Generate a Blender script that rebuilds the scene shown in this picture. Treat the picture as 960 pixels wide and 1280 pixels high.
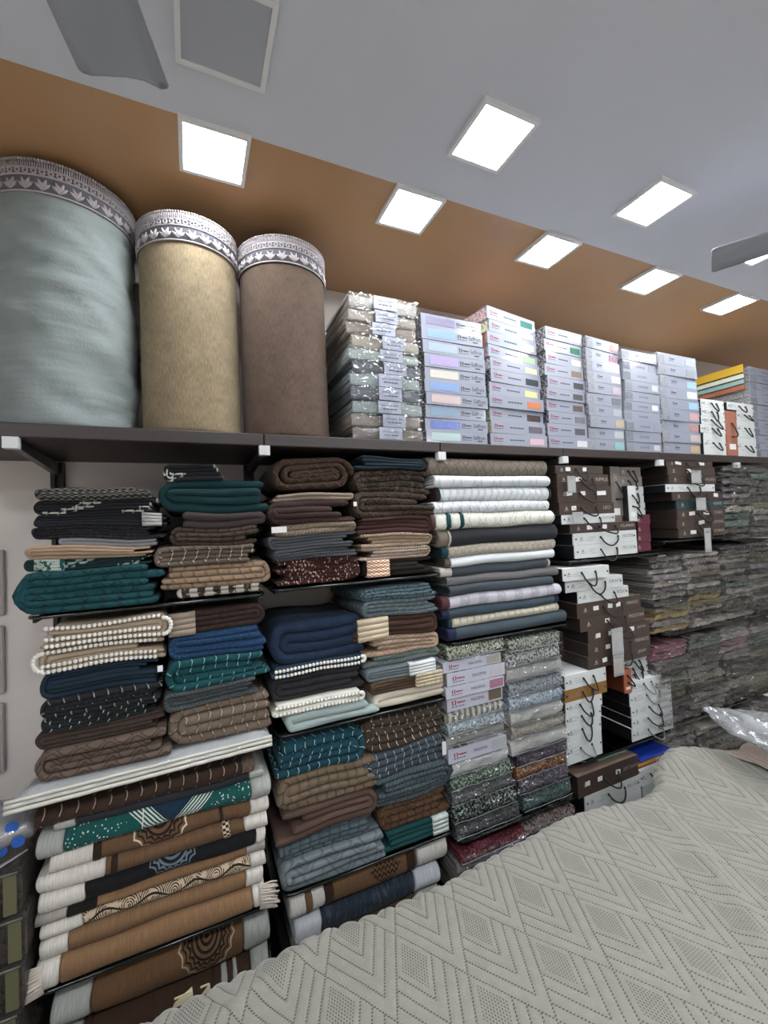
import bpy, bmesh, math, random
import numpy as np
from mathutils import Vector, Matrix, noise as mnoise
PI = math.pi
for o in list(bpy.data.objects): bpy.data.objects.remove(o)
scene = bpy.context.scene
C = scene.collection
# ------------------------------------------------------------------ camera
EYE = 1.75
CX, CY = 480.0, 640.0
VR, VD = np.array([1680., 605.]), np.array([240., 665.])       # vanishing points measured: along the shelves / into the wall
F = math.sqrt(-np.dot(VR - (CX, CY), VD - (CX, CY)))
def _n(v): return v / np.linalg.norm(v)
ax = _n(np.array([*(VR - (CX, CY)), F])); ay = _n(np.array([*(VD - (CX, CY)), F])); az = np.cross(ax, ay)
CAM = np.stack([ax, ay, az], 1)
cam = bpy.data.cameras.new('camera'); co = bpy.data.objects.new('camera', cam); C.objects.link(co)
cam.sensor_fit = 'HORIZONTAL'; cam.sensor_width = 36; cam.lens = F / 960 * 36; cam.clip_start = 0.02
r_, d_, f_ = CAM[0], CAM[1], CAM[2]
m4 = Matrix(((r_[0], -d_[0], -f_[0], 0), (r_[1], -d_[1], -f_[1], 0), (r_[2], -d_[2], -f_[2], EYE), (0, 0, 0, 1)))
co.matrix_world = m4
scene.camera = co
# ------------------------------------------------------------------ world + exposure
w = bpy.data.worlds.new('world'); scene.world = w; w.use_nodes = True
w.node_tree.nodes['Background'].inputs[0].default_value = (0.75, 0.85, 1, 1)
w.node_tree.nodes['Background'].inputs[1].default_value = 0.15
scene.view_settings.view_transform = 'Standard'; scene.view_settings.look = 'None'
scene.view_settings.gamma = 1; scene.view_settings.use_curve_mapping = False
scene.view_settings.exposure = 0.9
PANEL_POWER = 34.0
# ------------------------------------------------------------------ measuring: photo pixel -> metres on a plane of known depth or height
def at(x, y, Y):
    d = CAM.T @ np.array([(x - CX) / F, (y - CY) / F, 1]); d = d * (Y / d[1]); return float(d[0]), float(d[2] + EYE)
def atz(x, y, Z):
    d = CAM.T @ np.array([(x - CX) / F, (y - CY) / F, 1]); d = d * ((Z - EYE) / d[2]); return float(d[0]), float(d[1])
def Xof(px, Y, Z):
    k = (px - CX) / F; z = Z - EYE
    return float((k * (Y * ay[2] + z * az[2]) - (Y * ay[0] + z * az[0])) / (ax[0] - k * ax[2]))
# ------------------------------------------------------------------ materials
def lin(h):
    h = h.lstrip('#'); v = [int(h[i:i + 2], 16) / 255 for i in (0, 2, 4)]
    return tuple((c / 12.92 if c <= .04045 else ((c + .055) / 1.055) ** 2.4) for c in v) + (1,)
class NT:
    def __init__(s, name):
        s.m = bpy.data.materials.new(name); s.m.use_nodes = True; s.t = s.m.node_tree
        s.b = s.t.nodes['Principled BSDF']; s.out = s.t.nodes['Material Output']
    def nd(s, typ, **kw):
        n = s.t.nodes.new(typ)
        for k, v in kw.items(): setattr(n, k, v)
        return n
    def lk(s, a, b): s.t.links.new(a, b)
    def put(s, sock, v):
        if hasattr(v, 'is_linked'): s.lk(v, sock)
        else: sock.default_value = v
    def ma(s, op, a, b=None, c=None):
        n = s.nd('ShaderNodeMath', operation=op); s.put(n.inputs[0], a)
        if b is not None: s.put(n.inputs[1], b)
        if c is not None: s.put(n.inputs[2], c)
        return n.outputs[0]
    def mix(s, fac, a, b):
        n = s.nd('ShaderNodeMix', data_type='RGBA'); s.put(n.inputs[0], fac); s.put(n.inputs[6], a); s.put(n.inputs[7], b); return n.outputs[2]
    def noise(s, vec, scale, detail=2, rough=.5):
        n = s.nd('ShaderNodeTexNoise'); s.lk(vec, n.inputs['Vector']); n.inputs['Scale'].default_value = scale
        n.inputs['Detail'].default_value = detail; n.inputs['Roughness'].default_value = rough; return n.outputs[0]
    def vor(s, vec, scale, feature='F1', out=0):
        n = s.nd('ShaderNodeTexVoronoi', feature=feature); s.lk(vec, n.inputs['Vector']); n.inputs['Scale'].default_value = scale; return n.outputs[out]
    def scale(s, vec, xyz):
        n = s.nd('ShaderNodeVectorMath', operation='MULTIPLY'); s.lk(vec, n.inputs[0]); n.inputs[1].default_value = xyz; return n.outputs[0]
    def comb(s, x, y, z=0.0):
        n = s.nd('ShaderNodeCombineXYZ'); s.put(n.inputs[0], x); s.put(n.inputs[1], y); s.put(n.inputs[2], z); return n.outputs[0]
    def sep(s, v):
        n = s.nd('ShaderNodeSeparateXYZ'); s.lk(v, n.inputs[0]); return n.outputs
    def line(s, u, period, width):      # 1 on thin lines
        f = s.ma('ABSOLUTE', s.ma('SUBTRACT', s.ma('FRACT', s.ma('DIVIDE', u, period)), .5))
        return s.ma('GREATER_THAN', f, .5 - width / period / 2)
    def groove(s, u, period, width):    # smooth groove 0..1
        f = s.ma('ABSOLUTE', s.ma('SUBTRACT', s.ma('FRACT', s.ma('DIVIDE', u, period)), .5))
        n = s.nd('ShaderNodeMapRange', interpolation_type='SMOOTHSTEP'); s.lk(f, n.inputs[0])
        n.inputs[1].default_value = .5 - width / period; n.inputs[2].default_value = .5; return n.outputs[0]
    def bump(s, h, strength, dist=.002):
        n = s.nd('ShaderNodeBump'); n.inputs['Strength'].default_value = strength; n.inputs['Distance'].default_value = dist
        s.lk(h, n.inputs['Height']); s.lk(n.outputs[0], s.b.inputs['Normal'])
        return n.outputs[0]
_mc = {}
def plain(col, rough=.6, metal=0, coat=0, grain=0.0, gscale=40):
    k = ('plain', col, rough, metal, coat, grain, gscale)
    if k in _mc: return _mc[k]
    n = NT('paint_' + col.strip('#')); b = n.b
    b.inputs['Base Color'].default_value = lin(col); b.inputs['Roughness'].default_value = rough; b.inputs['Metallic'].default_value = metal
    b.inputs['Coat Weight'].default_value = coat; b.inputs['Coat Roughness'].default_value = .08
    if grain:
        tc = n.nd('ShaderNodeTexCoord').outputs['Object']; nz = n.noise(tc, gscale, 4)
        c = lin(col); n.lk(n.mix(nz, tuple(v * (1 - grain) for v in c[:3]) + (1,), tuple(min(1, v * (1 + grain)) for v in c[:3]) + (1,)), b.inputs['Base Color'])
    _mc[k] = n.m; return n.m
def fab(col, pat='plain', col2=None, coat=0.0, s=1.0, c3=None, rough=.92, seed=0):
    """woven / quilted cloth, patterns laid out in metres on the unrolled cloth (UV)"""
    k = ('fab', col, pat, col2, coat, s, c3, rough, seed)
    if k in _mc: return _mc[k]
    n = NT('cloth_' + pat); b = n.b
    uv = n.nd('ShaderNodeTexCoord').outputs['UV']; u, v, _ = n.sep(uv)
    base = lin(col); two = lin(col2) if col2 else tuple(min(1, q * 2.2 + .02) for q in base[:3]) + (1,)
    fine = n.noise(uv, 260, 2); big = n.noise(uv, 9, 3)
    f = n.ma('MULTIPLY_ADD', big, .5, n.ma('MULTIPLY', fine, .5))
    cs = n.mix(f, tuple(q * .68 for q in base[:3]) + (1,), tuple(min(1, q * 1.3) for q in base[:3]) + (1,))
    h = n.ma('MULTIPLY', fine, .35)
    if pat == 'rib':
        g = n.groove(n.ma('ADD', u, n.ma('MULTIPLY', v, .8)), .011 * s, .005 * s); h = n.ma('SUBTRACT', h, g)
        cs = n.mix(n.ma('MULTIPLY', g, .55), cs, tuple(q * .4 for q in base[:3]) + (1,))
    elif pat == 'stitch':
        wob = n.ma('MULTIPLY', n.ma('SINE', n.ma('MULTIPLY', v, 130)), .004)
        uu = n.ma('ADD', u, wob); g = n.groove(uu, .034 * s, .008 * s)
        h = n.ma('SUBTRACT', h, n.ma('MULTIPLY', g, 2.5))
        dash = n.ma('GREATER_THAN', n.ma('FRACT', n.ma('MULTIPLY', v, 28)), .3)
        cs = n.mix(n.ma('MULTIPLY', n.ma('MULTIPLY', n.line(uu, .034 * s, .0026), dash), .8), cs, two)
    elif pat == 'grid':
        g = n.ma('MAXIMUM', n.groove(u, .04 * s, .006), n.groove(v, .03 * s, .006)); h = n.ma('SUBTRACT', h, n.ma('MULTIPLY', g, 2))
        cs = n.mix(n.ma('MULTIPLY', g, .5), cs, two)
    elif pat == 'diamond':
        a = n.ma('ADD', u, v); c_ = n.ma('SUBTRACT', u, v)
        g = n.ma('MAXIMUM', n.groove(a, .045 * s, .007), n.groove(c_, .045 * s, .007)); h = n.ma('SUBTRACT', h, n.ma('MULTIPLY', g, 2))
        cs = n.mix(n.ma('MULTIPLY', g, .35), cs, two)
    elif pat == 'fleck':
        t = n.ma('GREATER_THAN', n.noise(n.scale(uv, (1, 2.2, 1)), 170 / s, 1), .6); cs = n.mix(t, cs, two)
    elif pat == 'tweed':
        vv = n.vor(n.scale(uv, (1, .35, 1)), 150 / s); t = n.ma('LESS_THAN', vv, .3)
        cs = n.mix(t, cs, two); h = n.ma('ADD', h, n.ma('MULTIPLY', t, .8))
    elif pat == 'check':
        ck = n.nd('ShaderNodeTexChecker'); n.lk(n.scale(uv, (1, 1.8, 1)), ck.inputs[0]); ck.inputs['Scale'].default_value = 110 / s
        cs = n.mix(ck.outputs['Fac'], cs, two); h = n.ma('ADD', h, ck.outputs['Fac'])
    elif pat == 'basket':
        ck = n.nd('ShaderNodeTexChecker'); n.lk(uv, ck.inputs[0]); ck.inputs['Scale'].default_value = 150 / s
        h = n.ma('ADD', h, n.ma('MULTIPLY', ck.outputs['Fac'], 1.2)); cs = n.mix(n.ma('MULTIPLY', ck.outputs['Fac'], .5), cs, tuple(q * .5 for q in base[:3]) + (1,))
    elif pat == 'leaf':
        a = n.ma('ABSOLUTE', n.ma('SINE', n.ma('MULTIPLY', n.ma('ADD', u, v), 95 / s))); c_ = n.ma('ABSOLUTE', n.ma('SINE', n.ma('MULTIPLY', n.ma('SUBTRACT', u, v), 95 / s)))
        p = n.ma('MULTIPLY', a, c_); t = n.ma('LESS_THAN', n.ma('ABSOLUTE', n.ma('SUBTRACT', p, .25)), .14)
        cs = n.mix(n.ma('MULTIPLY', t, .75), cs, two); h = n.ma('ADD', h, p)
    elif pat == 'bubble':
        vv = n.vor(uv, 75 / s); h = n.ma('SUBTRACT', h, n.ma('MULTIPLY', vv, 3)); cs = n.mix(n.ma('MULTIPLY', n.ma('GREATER_THAN', vv, .62), .6), cs, two)
    elif pat == 'plush':
        p = n.noise(n.scale(uv, (1, .3, 1)), 70, 4, .7); h = n.ma('MULTIPLY', p, 2.5); cs = n.mix(n.ma('MULTIPLY', n.ma('GREATER_THAN', p, .56), .45), cs, two)
    elif pat == 'tri':                   # geometric printed bands
        t = n.ma('GREATER_THAN', n.ma('FRACT', n.ma('MULTIPLY', u, 38)), n.ma('FRACT', n.ma('MULTIPLY', v, 55)))
        band = n.ma('GREATER_THAN', n.ma('FRACT', n.ma('MULTIPLY', u, 5.2)), .72)
        cs = n.mix(n.ma('MULTIPLY', band, t), cs, two)
    elif pat == 'print':                 # floral print
        vo = n.nd('ShaderNodeTexVoronoi'); n.lk(uv, vo.inputs['Vector']); vo.inputs['Scale'].default_value = 42 / s
        wv = n.noise(uv, 55 / s, 3, .6); t = n.ma('GREATER_THAN', wv, .53); cs = n.mix(t, cs, two)
        if c3: cs = n.mix(n.ma('LESS_THAN', vo.outputs[0], .27), cs, lin(c3))
    elif pat == 'stripe':
        t = n.ma('GREATER_THAN', n.ma('FRACT', n.ma('MULTIPLY', u, 22 / s)), .5); t2 = n.ma('GREATER_THAN', n.noise(uv, 80, 2), .4)
        cs = n.mix(n.ma('MULTIPLY', t, t2), cs, two)
    elif pat == 'chenille':
        p = n.noise(n.scale(uv, (1, .16, 1)), 300, 3, .6); q2 = n.noise(uv, 16, 6, .75)
        fq = n.ma('MULTIPLY_ADD', p, .75, n.ma('MULTIPLY', q2, .62)); nn = n.nd('ShaderNodeMapRange'); n.lk(fq, nn.inputs[0]); nn.inputs[1].default_value = .36; nn.inputs[2].default_value = .98
        cs = n.mix(nn.outputs[0], tuple(q * .5 for q in base[:3]) + (1,), tuple(min(1, q * 1.5) for q in base[:3]) + (1,)); h = fq
    elif pat == 'velvet':
        p = n.noise(n.scale(uv, (1, 2, 1)), 5, 4, .6); cs = n.mix(p, tuple(q * .7 for q in base[:3]) + (1,), tuple(min(1, q * 1.25) for q in base[:3]) + (1,)); h = n.ma('ADD', n.ma('MULTIPLY', n.noise(uv, 120, 3), .8), n.ma('MULTIPLY', n.noise(n.scale(uv, (.5, 3, 1)), 7, 2), 5))
    elif pat == 'slub':                  # rug pile with fine vertical ribs
        p = n.noise(n.scale(uv, (1, .1, 1)), 330, 2); cs = n.mix(p, tuple(q * .6 for q in base[:3]) + (1,), tuple(min(1, q * 1.4) for q in base[:3]) + (1,)); h = p
    elif pat in ('mandala', 'zigzag', 'scroll', 'arrow'):
        p = n.noise(n.scale(uv, (1, .1, 1)), 330, 2); cs = n.mix(p, tuple(q * .65 for q in base[:3]) + (1,), tuple(min(1, q * 1.35) for q in base[:3]) + (1,)); h = p
        uc = n.ma('SUBTRACT', u, seed); vc = n.ma('ADD', v, .012)
        if pat == 'mandala':
            r = n.ma('SQRT', n.ma('ADD', n.ma('POWER', n.ma('ABSOLUTE', uc), 2), n.ma('POWER', n.ma('ABSOLUTE', n.ma('ADD', v, .045)), 2)))
            an = n.ma('ARCTAN2', uc, n.ma('ADD', v, .045))
            pet = n.ma('MULTIPLY', n.ma('ABSOLUTE', n.ma('SINE', n.ma('MULTIPLY', an, 9))), .007)
            r2 = n.ma('ADD', r, n.ma('MULTIPLY', pet, n.ma('GREATER_THAN', r, .045)))
            t = n.ma('MULTIPLY', n.ma('GREATER_THAN', n.ma('SINE', n.ma('MULTIPLY', r2, 480)), .15), n.ma('LESS_THAN', r2, .070))
            cs = n.mix(t, cs, two)
            if c3: cs = n.mix(n.ma('MULTIPLY', n.ma('LESS_THAN', n.ma('ABSOLUTE', n.ma('SUBTRACT', r2, .079)), .0025), 1.0), cs, lin(c3))
        elif pat == 'zigzag':
            e = n.ma('ADD', n.ma('ABSOLUTE', uc), n.ma('MULTIPLY', n.ma('ADD', v, .02), 1.1))
            t = n.ma('MULTIPLY', n.ma('GREATER_THAN', n.ma('SINE', n.ma('MULTIPLY', e, 560)), .1), n.ma('MULTIPLY', n.ma('LESS_THAN', e, .105), n.ma('GREATER_THAN', e, .048)))
            cs = n.mix(n.ma('LESS_THAN', e, .048), cs, lin('#122a3d')); cs = n.mix(t, cs, two)
            sp = n.ma('MULTIPLY', n.ma('LESS_THAN', n.vor(uv, 120), .22), n.ma('GREATER_THAN', e, .13)); cs = n.mix(sp, cs, two)
            cs = n.mix(n.line(n.ma('ADD', u, .055), .42, .003), cs, two)
        elif pat == 'scroll':
            q1 = n.ma('SUBTRACT', v, n.ma('MULTIPLY', n.ma('SINE', n.ma('MULTIPLY', u, 55)), .008))
            st = n.ma('LESS_THAN', n.ma('ABSOLUTE', q1), .0025)
            wv = n.nd('ShaderNodeTexWave', wave_type='RINGS', rings_direction='SPHERICAL'); wv.inputs['Scale'].default_value = 60; wv.inputs['Distortion'].default_value = 0
            cell = n.comb(n.ma('DIVIDE', n.ma('SUBTRACT', n.ma('FRACT', n.ma('MULTIPLY', u, 17.5)), .5), 17.5), v)
            n.lk(cell, wv.inputs['Vector']); ring = n.ma('GREATER_THAN', wv.outputs['Fac'], .6)
            inb = n.ma('LESS_THAN', n.ma('ABSOLUTE', v), .022)
            t = n.ma('MULTIPLY', n.ma('MAXIMUM', st, n.ma('MULTIPLY', ring, n.ma('GREATER_THAN', n.noise(uv, 45, 2), .46))), inb)
            edge = n.ma('LESS_THAN', n.ma('ABSOLUTE', n.ma('SUBTRACT', n.ma('ABSOLUTE', v), .024)), .002)
            if c3: cs = n.mix(inb, cs, lin(c3))
            cs = n.mix(n.ma('MAXIMUM', t, edge), cs, two)
        else:
            e = n.ma('ADD', n.ma('MULTIPLY', n.ma('ABSOLUTE', uc), .7), n.ma('ABSOLUTE', vc))
            zz = n.ma('GREATER_THAN', n.ma('SINE', n.ma('ADD', n.ma('MULTIPLY', vc, 420), n.ma('MULTIPLY', n.ma('ABSOLUTE', n.ma('SINE', n.ma('MULTIPLY', uc, 190))), 4))), 0)
            cs = n.mix(n.ma('MULTIPLY', zz, n.ma('LESS_THAN', e, .045)), cs, two)
    n.lk(cs, b.inputs['Base Color']); b.inputs['Roughness'].default_value = rough
    b.inputs['Sheen Weight'].default_value = .03 if not coat else 0; b.inputs['Specular IOR Level'].default_value = .3; b.inputs['Sheen Roughness'].default_value = .5
    if coat:                              # inside a clear film: gloss and fine creases
        cr = n.noise(n.scale(uv, (1, 2.2, 1)), 24, 4, .6); rg = n.ma('ABSOLUTE', n.ma('SUBTRACT', cr, .5)); c2n = n.noise(n.scale(uv, (2.2, 1, 1)), 40, 3, .6); rg2 = n.ma('ABSOLUTE', n.ma('SUBTRACT', c2n, .5)); h = n.ma('MULTIPLY', n.ma('MINIMUM', rg, rg2), -16)
        b.inputs['Coat Weight'].default_value = coat; b.inputs['Coat Roughness'].default_value = .13; b.inputs['Roughness'].default_value = .6
        nb = n.nd('ShaderNodeBump'); nb.inputs['Strength'].default_value = 1.0; nb.inputs['Distance'].default_value = .005
        n.lk(h, nb.inputs['Height']); n.lk(nb.outputs[0], b.inputs['Coat Normal'])
        nb2 = n.nd('ShaderNodeBump'); nb2.inputs['Strength'].default_value = .35; nb2.inputs['Distance'].default_value = .003; n.lk(h, nb2.inputs['Height']); n.lk(nb2.outputs[0], b.inputs['Normal'])
    else: n.bump(h, .7, .0022)
    _mc[k] = n.m; return n.m
def clear_film(name, tint=(1, 1, 1, 1), gloss=.25, rough=.08, milk=0.0, fres=1.0):
    n = NT(name); tr = n.nd('ShaderNodeBsdfTransparent'); tr.inputs[0].default_value = tint
    gl = n.nd('ShaderNodeBsdfGlossy'); gl.inputs['Roughness'].default_value = rough
    fr = n.nd('ShaderNodeFresnel'); fr.inputs[0].default_value = 1.5
    mx = n.nd('ShaderNodeMixShader'); n.lk(n.ma('MINIMUM', n.ma('MULTIPLY_ADD', fr.outputs[0], fres, gloss), 1.0), mx.inputs[0]); n.lk(tr.outputs[0], mx.inputs[1]); n.lk(gl.outputs[0], mx.inputs[2])
    last = mx
    if milk:
        df = n.nd('ShaderNodeBsdfDiffuse'); df.inputs[0].default_value = (.75, .77, .8, 1); m2 = n.nd('ShaderNodeMixShader'); m2.inputs[0].default_value = milk
        n.lk(mx.outputs[0], m2.inputs[1]); n.lk(df.outputs[0], m2.inputs[2]); last = m2
        tc = n.nd('ShaderNodeTexCoord').outputs['Object']; nb = n.nd('ShaderNodeBump'); nb.inputs['Distance'].default_value = .006
        n.lk(n.ma('ABSOLUTE', n.ma('SUBTRACT', n.noise(n.scale(tc, (1, 2.5, 1)), 11, 4, .6), .5)), nb.inputs['Height']); n.lk(nb.outputs[0], gl.inputs['Normal'])
    n.lk(last.outputs[0], n.out.inputs[0]); return n.m
def glow(name, col, st):
    n = NT(name); e = n.nd('ShaderNodeEmission'); e.inputs[0].default_value = col; e.inputs[1].default_value = st; n.lk(e.outputs[0], n.out.inputs[0]); return n.m
# ------------------------------------------------------------------ mesh helpers
class MB:
    def __init__(s): s.v = []; s.f = []; s.uv = []
    def quadgrid(s, rows, uvs, closed=False, caps=False):
        b = len(s.v); nr = len(rows); nc = len(rows[0])
        for r in rows: s.v += r
        for i in range(nr - 1):
            for j in range(nc if closed else nc - 1):
                k = (j + 1) % nc
                s.f.append((b + i * nc + j, b + i * nc + k, b + (i + 1) * nc + k, b + (i + 1) * nc + j))
                u = uvs; jj = j + 1
                s.uv.append((u[i][j], u[i][jj], u[i + 1][jj], u[i + 1][j]))
        if caps:
            for i, rev in ((0, True), (nr - 1, False)):
                idx = [b + i * nc + j for j in range(nc)]; us = [uvs[i][j] for j in range(nc)]
                if rev: idx.reverse(); us.reverse()
                s.f.append(tuple(idx)); s.uv.append(tuple(us))
    def poly(s, pts, uv=None):
        b = len(s.v); s.v += [tuple(p) for p in pts]; s.f.append(tuple(range(b, b + len(pts)))); s.uv.append(tuple(uv or [(p[0], p[2]) for p in pts]))
    def box(s, x0, x1, y0, y1, z0, z1):
        P = [(x, y, z) for z in (z0, z1) for y in (y0, y1) for x in (x0, x1)]; b = len(s.v); s.v += P
        for q in ((0, 2, 3, 1), (4, 5, 7, 6), (0, 1, 5, 4), (2, 6, 7, 3), (0, 4, 6, 2), (1, 3, 7, 5)):
            s.f.append(tuple(b + i for i in q)); s.uv.append(tuple((P[i][0] + P[i][1] * .3, P[i][2] + P[i][1]) for i in q))
    def tube(s, pts, r, n=6):
        pts = [Vector(p) for p in pts]; rows = []; uvs = []; L = 0; ref = Vector((0.3, 1, .2)).normalized()
        for i, p in enumerate(pts):
            t = (pts[min(i + 1, len(pts) - 1)] - pts[max(i - 1, 0)]).normalized(); a = t.cross(ref)
            if a.length < .1: a = t.cross(Vector((1, 0, 0)))
            a.normalize(); bb = t.cross(a); rr = r[i] if isinstance(r, (list, tuple)) else r
            rows.append([tuple(p + (a * math.cos(2 * PI * k / n) + bb * math.sin(2 * PI * k / n)) * rr) for k in range(n)])
            if i: L += (p - pts[i - 1]).length
            uvs.append([(L, k / n * .02) for k in range(n + 1)])
        s.quadgrid(rows, uvs, True, True)
    def ball(s, c, r, n=6, m=4):
        rows = [[(c[0] + r * math.sin(PI * (i + .02) / (m + .04)) * math.cos(2 * PI * k / n), c[1] + r * math.sin(PI * (i + .02) / (m + .04)) * math.sin(2 * PI * k / n), c[2] + r * math.cos(PI * i / m)) for k in range(n)] for i in range(m + 1)]
        s.quadgrid(rows, [[(k * .01, i * .01) for k in range(n + 1)] for i in range(m + 1)], True)
    def xform(s, fn): s.v = [tuple(fn(*p)) for p in s.v]
    def data(s, name, mat, smooth=True):
        me = bpy.data.meshes.new(name); me.from_pydata(s.v, [], s.f); uvl = me.uv_layers.new(name='UVMap')
        flat = [c for f in s.uv for p in f for c in p]; uvl.data.foreach_set('uv', flat)
        if smooth: me.polygons.foreach_set('use_smooth', [True] * len(me.polygons))
        me.materials.append(mat); me.update(); return me
    def build(s, name, mat, parent=None, smooth=True, loc=None):
        if loc: s.xform(lambda x, y, z: (x - loc[0], y - loc[1], z - loc[2]))
        return link(name, s.data(name, mat, smooth), parent, loc)
def link(name, me, parent=None, loc=None):
    o = bpy.data.objects.new(name, me); C.objects.link(o)
    if loc: o.location = loc
    if parent: o.parent = parent
    return o
def tag(o, label, cat, group=None):
    o['label'] = label; o['category'] = cat
    if group: o['group'] = group
    return o
def thing(name, label, cat, loc=(0, 0, 0), rz=0.0, group=None):
    o = bpy.data.objects.new(name, None); o.empty_display_size = .05; C.objects.link(o); o.location = loc; o.rotation_euler = (0, 0, rz); return tag(o, label, cat, group)
def struct(o): o['kind'] = 'structure'; return o
def bevbox(w, d, h, bev, seg=2):
    """box centred in x,y standing on z=0, bevelled"""
    bm = bmesh.new(); bmesh.ops.create_cube(bm, size=1)
    for v in bm.verts: v.co = (v.co.x * w, v.co.y * d, (v.co.z + .5) * h)
    if bev: bmesh.ops.bevel(bm, geom=list(bm.edges), offset=bev, segments=seg, affect='EDGES', profile=.5)
    uvl = bm.loops.layers.uv.new('UVMap')
    for f in bm.faces:
        for l in f.loops: p = l.vert.co; l[uvl].uv = (p.x + p.y * (abs(f.normal.x) > .5), p.z + p.y * (abs(f.normal.z) > .5))
    return bm
def bobj(bm, name, mat, parent=None, loc=None, smooth=False):
    me = bpy.data.meshes.new(name); bm.to_mesh(me); bm.free(); me.materials.append(mat)
    if smooth: me.polygons.foreach_set('use_smooth', [True] * len(me.polygons))
    return link(name, me, parent, loc)
_bx = {}
def slab(name, mat, parent, cx, y, cz, w, h, t=.0016, rot=0.0):
    """thin card lying on a front face (normal -Y), centred at cx,cz, its back at y"""
    k = (mat.name,)
    if k not in _bx:
        mb = MB(); mb.box(-.5, .5, -1, 0, -.5, .5); _bx[k] = mb.data('card', mat, False)
    o = link(name, _bx[k], parent); o.location = (cx, y, cz); o.scale = (w, t, h); o.rotation_euler = (0, rot, 0); return o
_tx = {}
def text(word, mat, parent, cx, y, cz, w, h, rot=0.0, name='lettering'):
    k = (word, mat.name)
    if k not in _tx:
        cu = bpy.data.curves.new('t', 'FONT'); cu.body = word; cu.align_x = 'LEFT'; cu.resolution_u = 2
        ob = bpy.data.objects.new('t', cu); C.objects.link(ob)
        me = bpy.data.meshes.new_from_object(ob); bpy.data.objects.remove(ob); bpy.data.curves.remove(cu)
        c = np.zeros(len(me.vertices) * 3); me.vertices.foreach_get('co', c); c = c.reshape(-1, 3); lo, hi = c.min(0), c.max(0)
        out = np.zeros_like(c); out[:, 0] = (c[:, 0] - (lo[0] + hi[0]) / 2) / (hi[0] - lo[0]); out[:, 2] = (c[:, 1] - (lo[1] + hi[1]) / 2) / (hi[1] - lo[1])
        me.vertices.foreach_set('co', out.ravel()); me.materials.clear(); me.materials.append(mat); me.update(); _tx[k] = me
    o = link(name, _tx[k], parent); o.location = (cx, y - .0006, cz); o.scale = (w, 1, h); o.rotation_euler = (0, rot, 0); return o
def nz(x, y, z): return mnoise.noise(Vector((x, y, z)))
# ------------------------------------------------------------------ folded cloth
def strip(mb, path, t, e0, e1, nseg, rr, swap):
    """band of thickness t following path [(a,b)], spanning e0..e1 on the third axis with rounded edges; rows (a, e, b)"""
    n = len(path); L = [0]
    for i in range(1, n): L.append(L[-1] + math.hypot(path[i][0] - path[i - 1][0], path[i][1] - path[i - 1][1]))
    rows = []; uvs = []; half = L[-1] / 2
    ring = []; h = t / 2
    for i in range(nseg + 1): ring.append((h, e0 + rr + (e1 - e0 - 2 * rr) * i / nseg))
    for a in (.25, .5, .75): ring.append((h * math.cos(PI * a), e1 - rr + rr * math.sin(PI * a)))
    for i in range(nseg + 1): ring.append((-h, e1 - rr - (e1 - e0 - 2 * rr) * i / nseg))
    for a in (.25, .5, .75): ring.append((-h * math.cos(PI * a), e0 + rr - rr * math.sin(PI * a)))
    per = [0]
    for i in range(1, len(ring) + 1):
        p, q = ring[i % len(ring)], ring[i - 1]; per.append(per[-1] + math.hypot(p[0] - q[0], p[1] - q[1]))
    def sec(i, sc):
        a, b = path[i]; p = path[max(i - 1, 0)]; q = path[min(i + 1, n - 1)]; dx, dz = q[0] - p[0], q[1] - p[1]; l = math.hypot(dx, dz) or 1
        nx, nzv = -dz / l, dx / l
        return [(a + nx * o * sc, e, b + nzv * o * sc) for o, e in ring]
    def uvrow(l): return [((e, l - half) if swap else (l, per[j] - .0)) for j, (o, e) in enumerate(ring + [ring[0]])]
    def endcap(i, sgn):
        p, q = (path[1], path[0]) if i == 0 else (path[-2], path[-1]); l = math.hypot(q[0] - p[0], q[1] - p[1]) or 1
        ex = ((q[0] - p[0]) / l * h * .8, (q[1] - p[1]) / l * h * .8)
        return [(x + ex[0], e, z + ex[1]) for x, e, z in sec(i, .45)]
    rows.append(endcap(0, -1)); uvs.append(uvrow(-h))
    for i in range(n): rows.append(sec(i, 1)); uvs.append(uvrow(L[i]))
    rows.append(endcap(n - 1, 1)); uvs.append(uvrow(L[-1] + h))
    mb.quadgrid(rows, uvs, True, True)
def upath(length0, length1, rz, rx, x0, zc, na=7, nb=8):
    """U: top arm from x0+length0 to the bend at x0, round, bottom arm back to x0+length1"""
    P = [(x0 + rx + (length0 - rx) * (1 - i / na), zc + rz) for i in range(na)]
    P += [(x0 + rx - rx * math.sin(PI * i / nb), zc + rz * math.cos(PI * i / nb)) for i in range(nb + 1)]
    P += [(x0 + rx + (length1 - rx) * (i + 1) / na, zc - rz) for i in range(na)]
    return P
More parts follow.
